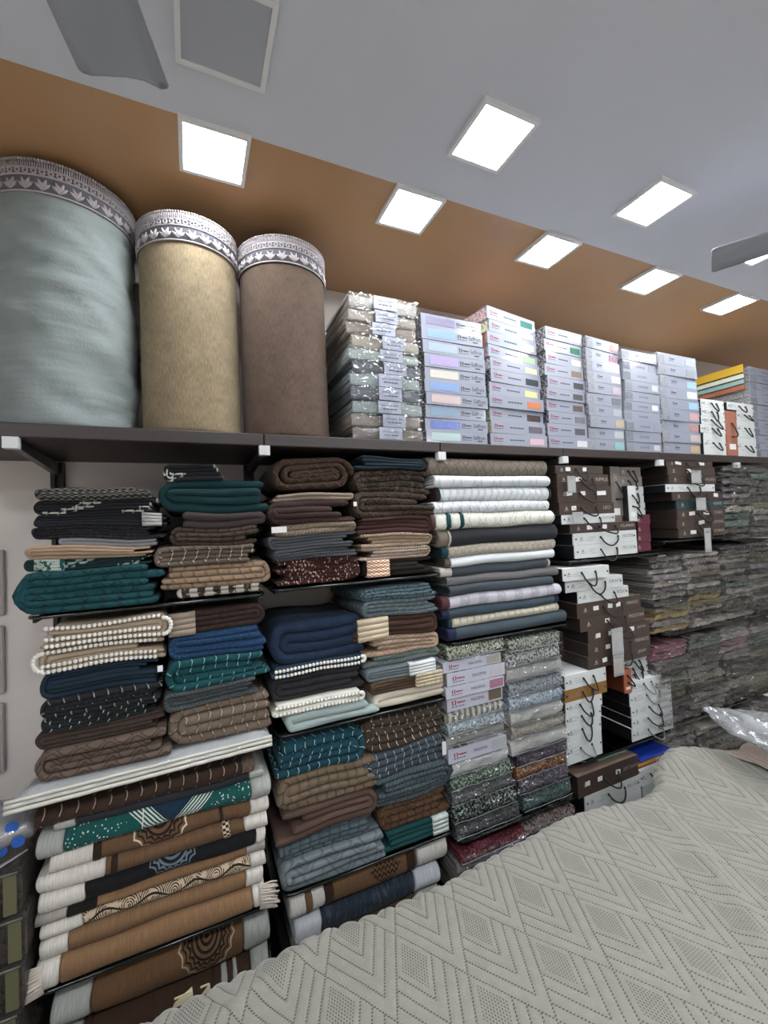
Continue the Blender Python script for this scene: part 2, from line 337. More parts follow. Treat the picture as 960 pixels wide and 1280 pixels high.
def ufold(w_, d, h, k, rng, side='L', squash=.75):
    """nested U fold seen from the front: bend at left (L) or right (R), open ends opposite; mesh in x -w/2..w/2, y 0..d, z 0..h"""
    mb = MB(); t = h / (2 * k)
    for j in range(k):
        rz = h / 2 - (j + .5) * t; rx = max(rz * squash, t * .3); x0 = j * t * (.55 + .5 * rng.random()) + t * .5
        l0 = w_ - x0 - t * .4 - rng.random() * .03 * (1 + j) - (.12 * w_ * rng.random() if rng.random() < .35 else 0); l1 = w_ - x0 - t * .4 - rng.random() * .03 * (1 + j)
        if j == 0: l1 = w_ - t * .9 if rng.random() < .5 else l1
        y0 = rng.random() * .010
        P = upath(l0, l1, rz, rx, x0, h / 2)
        strip(mb, P, t * 1.0, y0, d - y0, 3, min(t * .42, .012), False)
    sgn = 1 if side == 'L' else -1
    mb.xform(lambda x, y, z: ((x - w_ / 2) * sgn, y, z))
    if sgn < 0: mb.f = [tuple(reversed(f)) for f in mb.f]; mb.uv = [tuple(reversed(f)) for f in mb.uv]
    return mb
def rollfold(w_, d, h, k, rng, side='L'):
    """flattened roll: one band spiralling inward"""
    mb = MB(); t = h / (2 * k + .2); P = []; tot = k * 2
    zc = h / 2
    for j in range(k):
        for i in range(24):
            a = 2 * PI * i / 24; q = j + i / 24; rz = h / 2 - (q + .5) * t; rz = max(rz, t * .2); fl = w_ / 2 - h / 2 - j * t * .4
            rx = max(rz, t * .2)
            cx = fl if math.cos(a) > 0 else -fl
            P.append((cx + rx * math.cos(a), zc + rz * math.sin(a)))
    strip(mb, P, t, rng.random() * .008, d, 3, min(t * .42, .012), False)
    if side == 'R': mb.xform(lambda x, y, z: (-x, y, z)); mb.f = [tuple(reversed(f)) for f in mb.f]; mb.uv = [tuple(reversed(f)) for f in mb.uv]
    return mb
def ffold(w_, d, h, k, rng, nseg=18, sq=.8, na=4, nb=7, thin=1.0):
    """folded mat: bend towards the viewer, cloth running along x; x -w/2..w/2, y 0..d, z 0..h"""
    mb = MB(); t = h / (2 * k)
    for j in range(k):
        rz = h / 2 - (j + .5) * t; rx = max(rz * sq, t * .3)
        P = upath(d * .95 - j * .004, d * .95 - j * .01, rz, rx, t * .5 + j * t * .9, h / 2, na, nb)
        e = rng.random() * .006 * j
        strip(mb, P, t * thin, -w_ / 2 + e, w_ / 2 - e, nseg, min(t * .45 * thin, .01), True)
    # rows came out as (a, e, b) with a = depth, e = x  ->  swap
    mb.v = [(y, x, z) for x, y, z in mb.v]; mb.f = [tuple(reversed(f)) for f in mb.f]; mb.uv = [tuple(reversed(f)) for f in mb.uv]
    return mb
def film_ridges(mb, amp, seed=0, f=1.0):
    """sharp little creases of tight clear film"""
    def fn(x, y, z):
        e = abs(nz(x * 17 * f + seed * 5.1, y * 8, z * 55 * f)); e2 = abs(nz(x * 38 * f + seed, y * 18 + 3, z * 90 * f + x * 12)); 
        return (x, y + amp * .55 - amp * 1.5 * e - amp * .7 * e2, z)
    mb.xform(fn)
_fm = []
def film_wrap(parent, w_, h, y, seed, depth=.30, sx=1.0):
    """tight clear bag round a folded pack: shared creased meshes scaled to the pack"""
    if not _fm:
        m = clear_film('pack_film', (.97, .98, .98, 1), .055, .14, .0, .5)
        for v in range(6):
            mb = MB(); nx = 64; prof = [(.28 * (1 - i / 6), 1.0) for i in range(6)] + [(0, 1.0 - i / 14) for i in range(15)]; rows = []
            for i in range(nx + 1):
                x = -.5 + i / nx; row = []
                for q, (py, pz) in enumerate(prof):
                    e = 1 - 2.4 * abs(nz(x * 5 + v * 7, py * 9, pz * 2.2 + x * 1.5)); e2 = 1 - 2.4 * abs(nz(x * 13 + v * 3, py * 20, pz * 4.5 - x * 3)); e3 = nz(x * 3 + v, pz, 5)
                    bulge = .006 * math.sin(PI * pz) if py == 0 else 0
                    k = .008 * max(e, -.5) + .0045 * max(e2, -.5) + .004 * e3
                    row.append((x, py - .010 - bulge - (k if py < .02 else 0), pz + (0 if py == 0 else k * 6)))
                rows.append(row)
            mb.quadgrid(rows, [[(p[0], p[2]) for p in r] for r in rows]); _fm.append(mb.data('clear_film', m))
    o = link('clear_film', _fm[seed % 6], parent); o.location = (0, y, 0); o.scale = (w_ * sx, depth / .30, h); return o
def crumple(mb, amp, fx=6, fy=5, fz=9, seed=0, base=0.0, ramp=.05):
    def fn(x, y, z):
        k = min(1, max(0, (z - base) / ramp)); q = seed * 7.3
        return (x + amp * .5 * nz(x * fx + q, y * fy, z * fz), y + amp * .7 * nz(x * fx + q + 9, y * fy, z * fz * 1.5), z + k * amp * nz(x * fx + q + 31, y * fy, z * fz * .4))
    mb.xform(fn)
# ------------------------------------------------------------------ room
YF, YB, HC = 1.45, 1.90, 2.855          # shelf front, back wall, ceiling height
YS = 1.215                               # where the brown soffit paint ends
XL, XR, YN = -2.6, 5.2, -3.2             # room extents outside the picture
def wallmat(col, name, rough=.75, bumpy=.15):
    n = NT(name); tc = n.nd('ShaderNodeTexCoord').outputs['Object']; c = lin(col)
    nz_ = n.noise(tc, 3, 5, .6); n.lk(n.mix(nz_, tuple(v * .93 for v in c[:3]) + (1,), tuple(min(1, v * 1.06) for v in c[:3]) + (1,)), n.b.inputs['Base Color'])
    n.b.inputs['Roughness'].default_value = rough; n.bump(n.noise(tc, 180, 3), bumpy, .001); return n.m
m_wall = wallmat('#d6d0cc', 'wall_paint'); m_white = wallmat('#ccd0da', 'ceiling_paint', .8); m_brown = wallmat('#b48d66', 'brown_soffit_paint', .38, .06)
m_floor = NT('floor_tile')
_tc = m_floor.nd('ShaderNodeTexCoord').outputs['Object']; _br = m_floor.nd('ShaderNodeTexBrick'); m_floor.lk(_tc, _br.inputs[0])
_br.offset = 0; _br.inputs['Scale'].default_value = 1; _br.inputs['Brick Width'].default_value = .6; _br.inputs['Row Height'].default_value = .6; _br.inputs['Mortar Size'].default_value = .003
_br.inputs['Color1'].default_value = lin('#d2cdc4'); _br.inputs['Color2'].default_value = lin('#dad5cc'); _br.inputs['Mortar'].default_value = lin('#77716a')
m_floor.lk(_br.outputs[0], m_floor.b.inputs['Base Color']); m_floor.b.inputs['Roughness'].default_value = .35
def sbox(name, mat, *a, smooth=False):
    mb = MB(); mb.box(*a); return struct(mb.build(name, mat, None, smooth))
sbox('floor', m_floor.m, XL, XR, YN, YB + .1, -.08, 0)
sbox('wall_back', m_wall, XL, XR, YB, YB + .1, 0, HC)
sbox('wall_left', m_wall, XL - .1, XL, YN, YB + .1, 0, HC)
sbox('wall_right', m_wall, XR, XR + .1, YN, YB + .1, 0, HC)
sbox('wall_front', m_wall, XL, XR, YN - .1, YN, 0, HC)
sbox('ceiling', m_white, XL - .1, XR + .1, YN - .1, YS, HC, HC + .1)
sbox('trim_1', m_brown, XL - .1, XR + .1, YS, YB + .1, HC, HC + .1)['label'] = 'brown painted soffit band of the ceiling above the shelves'
# ------------------------------------------------------------------ ceiling panels
m_frame = plain('#dfe1e2', .4); m_lit = glow('panel_light', (.96, .98, 1, 1), PANEL_POWER); m_off = plain('#a9aeb8', .5)
def panel(x, y, label, lit=True, s=.175):
    t = thing('ceiling_light', label, 'ceiling light', (x, y, HC), 0, 'square ceiling panels')
    mb = MB(); a, b = s / 2 + .006, s / 2 - .006
    for x0, x1, y0, y1 in ((-a, a, -a, -b), (-a, a, b, a), (-a, -b, -b, b), (b, a, -b, b)): mb.box(x0, x1, y0, y1, -.012, 0)
    mb.build('frame', m_frame, t, False)
    mb = MB(); mb.box(-b, b, -b, b, -.009, -.001); mb.build('diffuser', m_lit if lit else m_off, t, False)
rowlab = ['first', 'second', 'third', 'fourth', 'fifth', 'sixth']
for i in range(5): panel(.088 + .643 * i, 1.302, 'lit square ceiling panel in the brown soffit, %s from the tall fabric bins' % rowlab[i])
panel(.095, .965, 'unlit square ceiling panel in the white ceiling beside the fan blade', False, .19)
for i, x in enumerate((.82, 1.53, 2.245, 2.96)): panel(x, .96, 'lit square panel in the white ceiling, %s along from the unlit panel' % rowlab[i])
for yy in (-.55, -2.05):  # oversized panels added behind the camera as fill for the lower shelves
    for x in (-1.3, .1, 1.53, 2.96): panel(x, yy, 'unseen fill panel added to the white ceiling over the middle of the shop', True, .32)
# ------------------------------------------------------------------ ceiling fans
m_blade = plain('#9aa0aa', .4, 0, .2); m_fan = plain('#7d828c', .35, .3)
def fan(hub, a0, label, zb=2.6, Lb=.60):
    t = thing('ceiling_fan', label, 'ceiling fan', (hub[0], hub[1], HC))
    dz = zb - HC
    mb = MB(); mb.tube([(0, 0, 0), (0, 0, -.015), (0, 0, -.03)], [.06, .055, .02], 16); mb.build('canopy', m_fan, t)
    mb = MB(); mb.tube([(0, 0, -.03), (0, 0, dz + .06)], .011, 10); mb.build('down_rod', m_fan, t)
    mb = MB(); mb.tube([(0, 0, dz + .07), (0, 0, dz + .06), (0, 0, dz + .03), (0, 0, dz - .02), (0, 0, dz - .035)], [.04, .085, .105, .095, .03], 24); mb.build('motor_housing', m_fan, t)
    for k in range(3):
        a = a0 + k * 2 * PI / 3
        hold = bpy.data.objects.new('blade', None)
        mb = MB(); n = 14; top = []; bot = []
        prof = [(.12, .035), (.17, .05), (.25, .062), (.4, .068), (Lb - .03, .076), (Lb - .010, .077), (Lb - .003, .072), (Lb, .06)]
        rows = []
        for r, hw in prof:
            rows.append([(r, -hw, -.012), (r, -hw * .5, .0015), (r, 0, .004), (r, hw * .5, .0015), (r, hw, -.002), (r, hw, -.005), (r, hw * .5, -.002), (r, 0, .0005), (r, -hw * .5, -.002), (r, -hw, -.015)])
        mb.quadgrid(rows, [[(p[0], p[1])for p in r] + [(r[0][0], r[0][1])] for r in rows], True, True)
        ca, sa = math.cos(a), math.sin(a); mb.xform(lambda x, y, z: (x * ca - y * sa, x * sa + y * ca, z + dz)); bl = mb.build('blade', m_blade, t)
        bpy.data.objects.remove(hold)
        mb = MB(); mb.box(.08, .16, -.022, .022, -.006, .0); mb.xform(lambda x, y, z: (x * ca - y * sa, x * sa + y * ca, z + dz - .008)); mb.build('blade_iron', m_fan, bl, False)
ZB = 2.6
tx, ty = atz(158, 97, ZB); bx_, by_ = atz(118, 0, ZB); a = math.atan2(ty - by_, tx - bx_)
fan((tx - .60 * math.cos(a), ty - .60 * math.sin(a)), a, 'grey ceiling fan whose blade reaches beside the unlit ceiling panel', ZB)
tx, ty = atz(889, 324, 2.62); bx_, by_ = atz(960, 301, 2.62); a = math.atan2(ty - by_, tx - bx_)
fan((tx - .60 * math.cos(a), ty - .60 * math.sin(a)), a, 'grey ceiling fan whose blade tip hangs before a lit panel over the gift boxes', 2.62)
# ------------------------------------------------------------------ shelving
m_lam = NT('dark_laminate'); _t = m_lam.nd('ShaderNodeTexCoord').outputs['Object']
_g = m_lam.noise(m_lam.scale(_t, (2, 30, 30)), 3, 4, .6); m_lam.lk(m_lam.mix(_g, lin('#1f1a1a'), lin('#3a302e')), m_lam.b.inputs['Base Color']); m_lam.b.inputs['Roughness'].default_value = .45; m_lam = m_lam.m
m_post = plain('#2c2b2d', .4, .6); m_arm = plain('#55565a', .4, .5); m_cap = plain('#c6c8ca', .35)
m_glass = clear_film('smoked_glass', (.35, .40, .40, 1), .04, .03); m_edge = plain('#0d1413', .15)
PX = [-.435, .225, .905, 1.56, 2.235, 2.93, 3.63]
ZT = 2.065
for i in range(len(PX) - 1):
    x0 = XL + 1.9 if i == 0 else PX[i]; x1 = PX[i + 1]
    t = thing('wall_shelf_board', ['dark laminate top shelf board carrying the tall fabric bins', 'dark laminate top shelf board under the brown fabric bin and first packs', 'dark laminate top shelf board above the pale folded mats', 'dark laminate top shelf board above the brown carry cases', 'dark laminate top shelf board above the black-handled case stack', 'dark laminate top shelf board under the yellow-edged packs'][i], 'shelf', ((x0 + x1) / 2, (YF + YB) / 2, ZT - .04), 0, 'top shelf boards')
    bobj(bevbox(x1 - x0 - .002, YB - YF, .04, .003, 1), 'board', m_lam, t)
for i, x in enumerate(PX):
    t = thing('shelf_upright', 'dark metal shelf upright against the wall, %s from the bare wall end' % (rowlab + ['seventh'])[i], 'shelf post', (x, YB, 0), 0, 'shelf uprights')
    mb = MB(); mb.box(-.019, -.006, -.03, -.0, 0, ZT - .045); mb.box(.006, .019, -.03, -.0, 0, ZT - .045); mb.box(-.019, .019, -.012, -.0, 0, ZT - .045); mb.build('channel', m_post, t, False)
    mb = MB(); P = [(-.03, -.052), (-.03, -.012), (-.435, -.004), (-.435, -.026)]
    A = [(-.009, y, ZT - .04 + z) for y, z in P]; B = [(.009, y, ZT - .04 + z) for y, z in P]
    mb.poly(A[::-1]); mb.poly(B)
    for q in range(4): mb.poly([A[q], A[(q + 1) % 4], B[(q + 1) % 4], B[q]])
    ar = mb.build('bracket_arm', m_arm, t, False)
    mb = MB(); mb.box(-.017, .017, -.462, -.436, ZT - .072, ZT - .041); mb.build('end_cap', m_cap, ar, False)
def glass_shelf(x0, x1, z, label, y0=YF, th=.009):
    t = thing('glass_shelf', label, 'shelf', ((x0 + x1) / 2, YB, z - th), 0, 'smoked glass shelves')
    w_ = x1 - x0 - .03; d = YB - y0 - .035
    r = .03; ol = [(-w_ / 2, 0)] + [(-w_ / 2 + r - r * math.cos(a * PI / 8), -d + r - r * math.sin(a * PI / 8)) for a in range(5)] + [(w_ / 2 - r + r * math.sin(a * PI / 8), -d + r - r * math.cos(a * PI / 8)) for a in range(5)] + [(w_ / 2, 0)]
    mb = MB(); mb.poly([(x, y - .032, th) for x, y in ol]); mb.poly([(x, y - .032, 0) for x, y in reversed(ol)]); mb.build('pane', m_glass, t, False)
    mb = MB(); mb.tube([(x, y - .032, th / 2) for x, y in ol], th * .62, 6); mb.build('polished_edge', m_edge, t)
    for sx in (-1, 1):
        mb = MB(); mb.box(-.004, .004, -.40, -.0, -.011, 0); mb.xform(lambda x, y, z: (x + sx * (w_ / 2 - .012), y - .032, z)); mb.build('bracket', m_post, t, False)
S11, S12 = 1.54, 1.062
glass_shelf(PX[0] + .01, PX[1], S11, 'smoked glass shelf under the black and teal quilts')
glass_shelf(PX[0] + .01, PX[1], S12, 'smoked glass shelf under the white film-wrapped bedspread')
glass_shelf(PX[0] + .01, PX[1], .555, 'smoked glass shelf under the thick pile of folded rugs')
glass_shelf(PX[1], PX[2], 1.548, 'smoked glass shelf under the maroon tweed throw')
glass_shelf(PX[1], PX[2], 1.07, 'smoked glass shelf under the white pompom throws')
glass_shelf(PX[1], PX[2], .560, 'smoked glass shelf under the slate grey quilts and teal rug')
glass_shelf(PX[2], PX[3], 1.27, 'smoked glass shelf under the pale folded mats')
glass_shelf(PX[2], PX[3], .505, 'smoked glass shelf under the two columns of film-wrapped sheets')
glass_shelf(PX[3], PX[4], 1.545, 'smoked glass shelf under the upper carry case stack')
glass_shelf(PX[3], PX[4], .638, 'smoked glass shelf under the white carry case stacks')
glass_shelf(PX[4], PX[5], 1.60, 'smoked glass shelf under the tilted brown and teal case stack')
glass_shelf(PX[4], PX[5], 1.118, 'smoked glass shelf with film-wrapped clothes and a mustard packet')
glass_shelf(PX[4], PX[5], .655, 'smoked glass shelf beside the white cases, clothes packets on it')
glass_shelf(PX[5], PX[6], 1.565, 'high smoked glass shelf in the far bay with green-tinted packets')
glass_shelf(PX[5], PX[6], 1.12, 'middle smoked glass shelf in the far bay')
glass_shelf(PX[5], PX[6], .66, 'low smoked glass shelf in the far bay')
# thin light panels on the bare wall
m_tile = plain('#a9a4a2', .7, grain=.05)
for i, (ya, yb_) in enumerate(((687, 768), (781, 865), (877, 963))):
    x1, z1 = at(7, ya, YB); _, z0 = at(7, yb_, YB)
    t = thing('wall_panel', 'pale grey square board on the bare wall, %s of the column' % ('top', 'middle', 'bottom')[i], 'wall panel', (x1 - .15, YB, z0), 0, 'square boards on the wall')
    bobj(bevbox(.30, .02, z1 - z0, .004, 1), 'board', m_tile, t, (0, -.01, 0)); slab('face', plain('#b7b2b0', .7), t, 0, -.02, (z1 - z0) / 2, .28, (z1 - z0) - .02)
# ------------------------------------------------------------------ tall cylindrical fabric bins with lace rims
m_lace = plain('#a8a3a6', .85); m_net = plain('#5f6068', .9)
def bin_(X, r, Y, ztop, col, pat, label, cname, wr):
    t = thing('fabric_bin', label, 'fabric bin', (X, Y, ZT), 0, 'tall fabric bins on the top shelf'); H = ztop - ZT; lh = .092
    mb = MB(); n = 72; rows = []; uvs = []
    prof = [(0, .0), (r * .96, .0), (r * .995, .008)] + [(r, H * i / 46) for i in range(1, 46)] + [(r * .995, H - .004), (r * .98, H), (r * .9, H - .02), (r * .9, H - .12), (0, H - .125)]
    L = 0
    for i, (rr, z) in enumerate(prof):
        if i: L += math.hypot(rr - prof[i - 1][0], z - prof[i - 1][1])
        row = []
        for k in range(n):
            a = 2 * PI * k / n; q = rr
            if rr > r * .97 and .02 < z < H - lh - .01:
                ph = abs(nz(a * .55 + X * 7, z * 10 + math.sin(a * .9 + 1) * 1.5 + .3 * nz(a, z * 4, 2), X * 5)); g = (max(0, 1 - ph * 7) ** 1.5) * wr * .9 + nz(a * 1.1, z * 5, 8) * wr * .6
                g2 = abs(nz(math.cos(a) * 1.2 + X * 3, z * 11 + math.cos(a + 1) * 1.6, 2.2)) * wr * 1.4
                q = rr + g * .7 - g2 * .8
            row.append((q * math.cos(a), q * math.sin(a), z))
        rows.append(row); uvs.append([(2 * PI * k / n * r, L) for k in range(n + 1)])
    mb.quadgrid(rows, uvs, True); mb.build('body', fab(col, pat), t)
    # lace band: grey net, raised white motifs
    mb = MB(); rows = [[((r + o) * math.cos(2 * PI * k / n), (r + o) * math.sin(2 * PI * k / n), z) for k in range(n)] for z, o in ((H - lh, .0005), (H - lh, .003), (H - .002, .003), (H + .001, -.004))]
    mb.quadgrid(rows, [[(k * .02, z * .05) for k in range(n + 1)] for z in range(4)], True); lb = mb.build('lace_band', m_net, t)
    mb = MB(); ro = r + .004
    def pt(s, z, o=0): a = s / ro; return ((ro + o) * math.cos(a), (ro + o) * math.sin(a), z)
    circ = 2 * PI * ro; N = int(circ / .040); p = circ / N
    for zz, rad in ((H - lh + .001, .0028), (H - .043, .003), (H - .023, .003)): mb.tube([pt(circ * k / 96, zz) for k in range(97)], rad, 5)
    for i in range(N):
        s0 = i * p
        for dx, dzv, ln in ((-.0185, .016, .02), (-.010, .026, .017), (.010, .026, .017), (.0185, .016, .02), (0, .018, .012)):   # fan of leaves
            mb.tube([pt(s0, H - lh + .008), pt(s0 + dx * .6, H - lh + .008 + dzv * .75), pt(s0 + dx, H - lh + .008 + dzv * 1.2)], [.0018, .0052, .0012], 6)
        c0 = s0 + p / 2
        for s_, zc in ((s0, H - .032), (c0, H - .032)):                                                                            # rosettes
            mb.tube([pt(s_ + .0062 * math.cos(q * PI / 4), zc + .0062 * math.sin(q * PI / 4)) for q in range(9)], .003, 5)
        for q in range(7): s_ = s0 + p * q / 7; mb.tube([pt(s_, H - .021), pt(s_ + .001, H - .004)], .0022, 4)                     # bars
        for q in range(5): s_ = s0 + p * q / 5; mb.ball(pt(s_, H + .001), .0046, 5, 3)                                             # picots
    mo = mb.build('lace_motif', m_lace, lb); mo['kind'] = 'stuff'
bin_(-.352, .197, 1.672, 2.822, '#889292', 'velvet', 'pale blue velvet cylindrical bin with white lace rim', 0, .018)
bin_(.016, .1565, 1.625, 2.765, '#82755e', 'chenille', 'golden beige chenille cylindrical bin with white lace rim', 0, .0018)
bin_(.341, .1565, 1.625, 2.765, '#55473d', 'chenille', 'brown chenille cylindrical bin with white lace rim', 0, .0018)
# ------------------------------------------------------------------ packs on the top shelf
ORD = ['topmost', 'second from top', 'third from top', 'fourth from top', 'fifth from top', 'sixth from top', 'seventh from top', 'eighth from top', 'ninth from top', 'tenth from top', 'eleventh from top', 'twelfth from top', 'thirteenth from top']
m_label = plain('#989dae', .5); m_ink = plain('#3b3d4a', .7); m_card = plain('#858a98', .42, 0, .3); m_red = plain('#8c1f45', .6); m_dark = plain('#26262b', .6); m_film = plain('#9aa0a8', .25, 0, .6)
def logo(parent, cx, y, cz, h, ink):
    mb = MB()
    for sx in (-1, 1):
        P = [(sx * .08, -.5), (sx * .42, -.42), (sx * .55, .1), (sx * .40, .5), (sx * .10, .42), (sx * .24, .05)]
        if sx < 0: P = P[::-1]
        mb.poly([(x, 0, z) for x, z in P])
    if 'logo' + ink.name not in _tx: _tx['logo' + ink.name] = mb.data('mark', ink, False)
    o = link('logo', _tx['logo' + ink.name], parent); o.location = (cx, y - .0007, cz); o.scale = (h, 1, h)
    if 'script' + ink.name not in _tx:
        mb = MB(); mb.tube([(i / 24 - .5, 0, .30 * math.sin(i * 1.35) * (1 - .4 * i / 24)) for i in range(25)], .05, 4); _tx['script' + ink.name] = mb.data('script', ink, False)
    o = link('logo_script', _tx['script' + ink.name], parent); o.location = (cx + h * 1.75, y - .0004, cz - h * .05); o.scale = (h * 1.9, .01, h * .8)
    for q in range(4): slab('printed_line', m_ink, parent, cx + h * (-.25 + .8 * q), y, cz - h * .78, h * .62, h * .16, .0004)
rng = random.Random(5)
def pack_stack(xl, xr, ytop, n, kind, labfmt, group, yaw0=0., yaw1=0., shift=0.0, Y=1.468, d=.33, cols=None, seed=1, names='bedsheet_box', ybot=None):
    rg = random.Random(seed); z = ZT
    X0 = Xof(xl, Y, ZT + .03); X1 = Xof(xr, Y, ZT + .03); W = X1 - X0
    Zt = at(xl + 2 if yaw1 else (xl + xr) / 2, ytop, Y)[1]; hs = [1 + .12 * (rg.random() - .5) for _ in range(n)]; S = (Zt - ZT) / sum(hs)
    for i in range(n):
        h = hs[i] * S; q = i / (n - 1); yaw = math.radians(yaw0 + (yaw1 - yaw0) * q + rg.uniform(-1.2, 1.2)); k = n - 1 - i
        w_ = W * rg.uniform(.965, 1.0); dx = rg.uniform(-.006, .006) + shift * q
        lab = labfmt % ORD[k]
        t = thing(names, lab, 'packaged bedding' if kind == 'jac' else 'bedding box', ((X0 + X1) / 2 + dx, Y + d / 2 + rg.uniform(0, .008) + abs(math.sin(yaw)) * w_ / 2, z), yaw, group)
        fy = -d / 2; col = cols[k % len(cols)]
        if kind == 'jac':
            mb = ffold(w_ - .006, d, h - .001, 3, rg, 14, .18); crumple(mb, .005, 11, 7, 24, seed + i); film_ridges(mb, .004, seed + i); mb.xform(lambda x, y, z_: (x, y - d / 2, z_)); mb.build('folded_cloth', fab(col, 'plain', coat=.9), t)
            film_wrap(t, w_, h, fy + .004, i + seed, d)
            lx = rg.uniform(-.03, .03); lw, lh_ = .095, h * .92
            slab('label', m_label, t, lx, fy - .014, h / 2, lw, lh_, .004)
            text('JACQUARD', m_ink, t, lx, fy - .0185, h * .62, lw * .74, h * .17); [slab('printed_line', m_ink, t, lx + lw * (-.24 + .16 * q), fy - .0182, h * .36, lw * .12, h * .08, .0003) for q in range(4)]
        else:
            bc = cols[(k * 3 + 1) % len(cols)]
            bobj(bevbox(w_ - .004, d - .004, h - .0015, .004, 1), 'body', fab(kind[1] if len(kind) > 1 and kind[1] else bc, 'print', '#8a8a90', coat=.6, s=.6), t)
            cd = slab('front_card', m_card, t, 0, fy + .003, h / 2, w_, h - .002, .004); y = fy - .0012
            mb = MB(); mb.box(-w_ / 2, w_ / 2, -d / 2 + .001, -d / 2 + .05, h - .0022, h - .0004); mb.build('lid_flap', m_film, t, False)
            style = kind[0]
            if style == 'saf':
                sw = slab('swatch', fab(col, 'print', '#a3adbb', coat=.5, s=.35, seed=k), t, -w_ * .19, y, h * .5, w_ * .46, h * .62, .001)
                logo(t, w_ * .10, y, h * .55, h * .28, m_dark); text('Saffron', m_dark, t, w_ * .36, y, h * .56, w_ * .2, h * .32); slab('printed_line', m_dark, t, w_ * .37, y, h * .27, w_ * .08, h * .08, .0004)
            elif style == 'win':
                logo(t, -w_ * .42, y, h * .58, h * .28, m_red); [slab('printed_line', m_ink, t, w_ * (-.15 + .052 * q), y, h * .5, w_ * .042, h * .09, .0004) for q in range(5)]
                slab('swatch', fab(col, 'plain', coat=.5), t, w_ * .31, y, h * .45, w_ * .26, h * .5, .001)
            elif style == 'div':
                slab('swatch', fab('#4a4e57' if k % 3 else '#6b6f75', 'print', '#a5aab5', coat=.5, s=.4), t, -w_ * .4, y, h * .5, w_ * .19, h * .7, .001)
                text('DIVINE', m_ink, t, w_ * .02, y, h * .5, w_ * .26, h * .2)
                if k % 2: slab('swatch', fab(col, 'plain', coat=.5), t, w_ * .36, y, h * .5, w_ * .18, h * .55, .001)
            elif style == 'mix':
                slab('swatch', fab('#55585f', 'print', '#c8ccd2', coat=.5, s=.3), t, -w_ * .41, y, h * .5, w_ * .16, h * .7, .001)
                logo(t, -w_ * .18, y, h * .58, h * .22, m_dark); slab('swatch', fab(col, 'print', '#aab4bc', coat=.5, s=.25), t, w_ * .34, y, h * .48, w_ * .26, h * .62, .001)
        z += h
pack_stack(440, 530, 374, 11, 'jac', 'film-packed jacquard sheet set beside the brown bin, %s of its stack', 'jacquard packs beside the brown bin', cols=['#9d9a98', '#9f978f', '#8d827b', '#a19a90', '#98a3a1', '#5f656e', '#8f9b9d', '#545963', '#929c9d', '#827a72', '#78716b'], seed=3, names='jacquard_pack')
pack_stack(533, 611, 398, 10, ('saf', '#4a4650'), 'white box with wide pattern window and cursive name, %s of its stack', 'boxes with a wide pattern window', cols=['#6c5b85', '#6f95bd', '#8fa0b0', '#9b80c8', '#c9c3ad', '#5b86c4', '#c9aaa0', '#5f84a0', '#2b4bb0', '#a9c4bd'], seed=4)
pack_stack(614, 686, 382, 11, ('win', None), 'white box with red emblem and colour swatch in the twisted stack, %s', 'twisted stack of emblem boxes', 1, 10, -.012, d=.26, cols=['#2e6a62', '#d9b6b8', '#d5d5d0', '#a9cf9b', '#d6d2a8', '#2f3a3f', '#c9c88f', '#c4764f', '#4a3a36', '#5b5560', '#c9a9b4'], seed=5)
pack_stack(686, 737, 408, 10, ('win', '#3b3436'), 'white swatch box behind the twisted stack, %s of its stack', 'second stack of swatch boxes', 1, 4, cols=['#dfe2e4', '#1f6a50', '#d9d7c4', '#7c6a58', '#3c3a3c', '#46464c', '#564a44', '#6c6a6e', '#4c4650', '#c8c8cc'], seed=6)
pack_stack(737, 783, 420, 10, ('mix', '#55545a'), 'white box with dark left window, %s, in the stack before the plain-name boxes', 'stack with dark left windows', 1, 5, cols=['#b5685c', '#8a2f52', '#c9ced4', '#c9ced4', '#b49aa8', '#2c2c34', '#9aa0a8', '#b59a6a', '#a9a9a4', '#6fb0a9'], seed=7)
pack_stack(785, 829, 437, 10, ('div', '#7c7f86'), 'white box with capital lettering and grey end window, %s of its stack', 'grey-window lettered boxes', 0, 1, cols=['#b9bec4', '#8d9298', '#c9ccd0'], seed=8)
pack_stack(830, 878, 445, 9, ('mix', '#b9bcc2'), 'white box with coloured end window beside rope-handle boxes, %s of its stack', 'boxes beside the rope-handle boxes', cols=['#8a8f96', '#6c7075', '#86b4d6', '#d0d6da', '#8fc0dc', '#c98f8a', '#b0685c', '#c9a9a0', '#c49a5c'], seed=9)
pack_stack(942, 985, 459, 12, ('div', '#6d6a66'), 'white box in the far stack with yellow-edged lid, %s', 'far stack with yellow edge', 0, 1, cols=['#c9ccd0'], seed=10, d=.36)
# the yellow side panel of the top far box and colour slips below it
_X = Xof(942, 1.468, ZT + .03) - .012; _Z = at(963.5, 459, 1.468)[1]
for i, (c, z) in enumerate((('#c9a22c', _Z - .055), ('#c8cdbc', _Z - .090), ('#7f9d99', _Z - .125), ('#99583f', _Z - .16))):
    o = bobj(bevbox(.006, .33, .05 if i == 0 else .025, .001, 1), 'cardboard_slip', plain(c, .5), None, (_X - .006, 1.65, z), False)
    tag(o, ['yellow cardboard slip on the side of the far box stack', 'pale cardboard slip under the yellow one on the far box stack', 'teal cardboard slip on the side of the far box stack', 'red cardboard slip on the side of the far box stack'][i], 'cardboard slip')
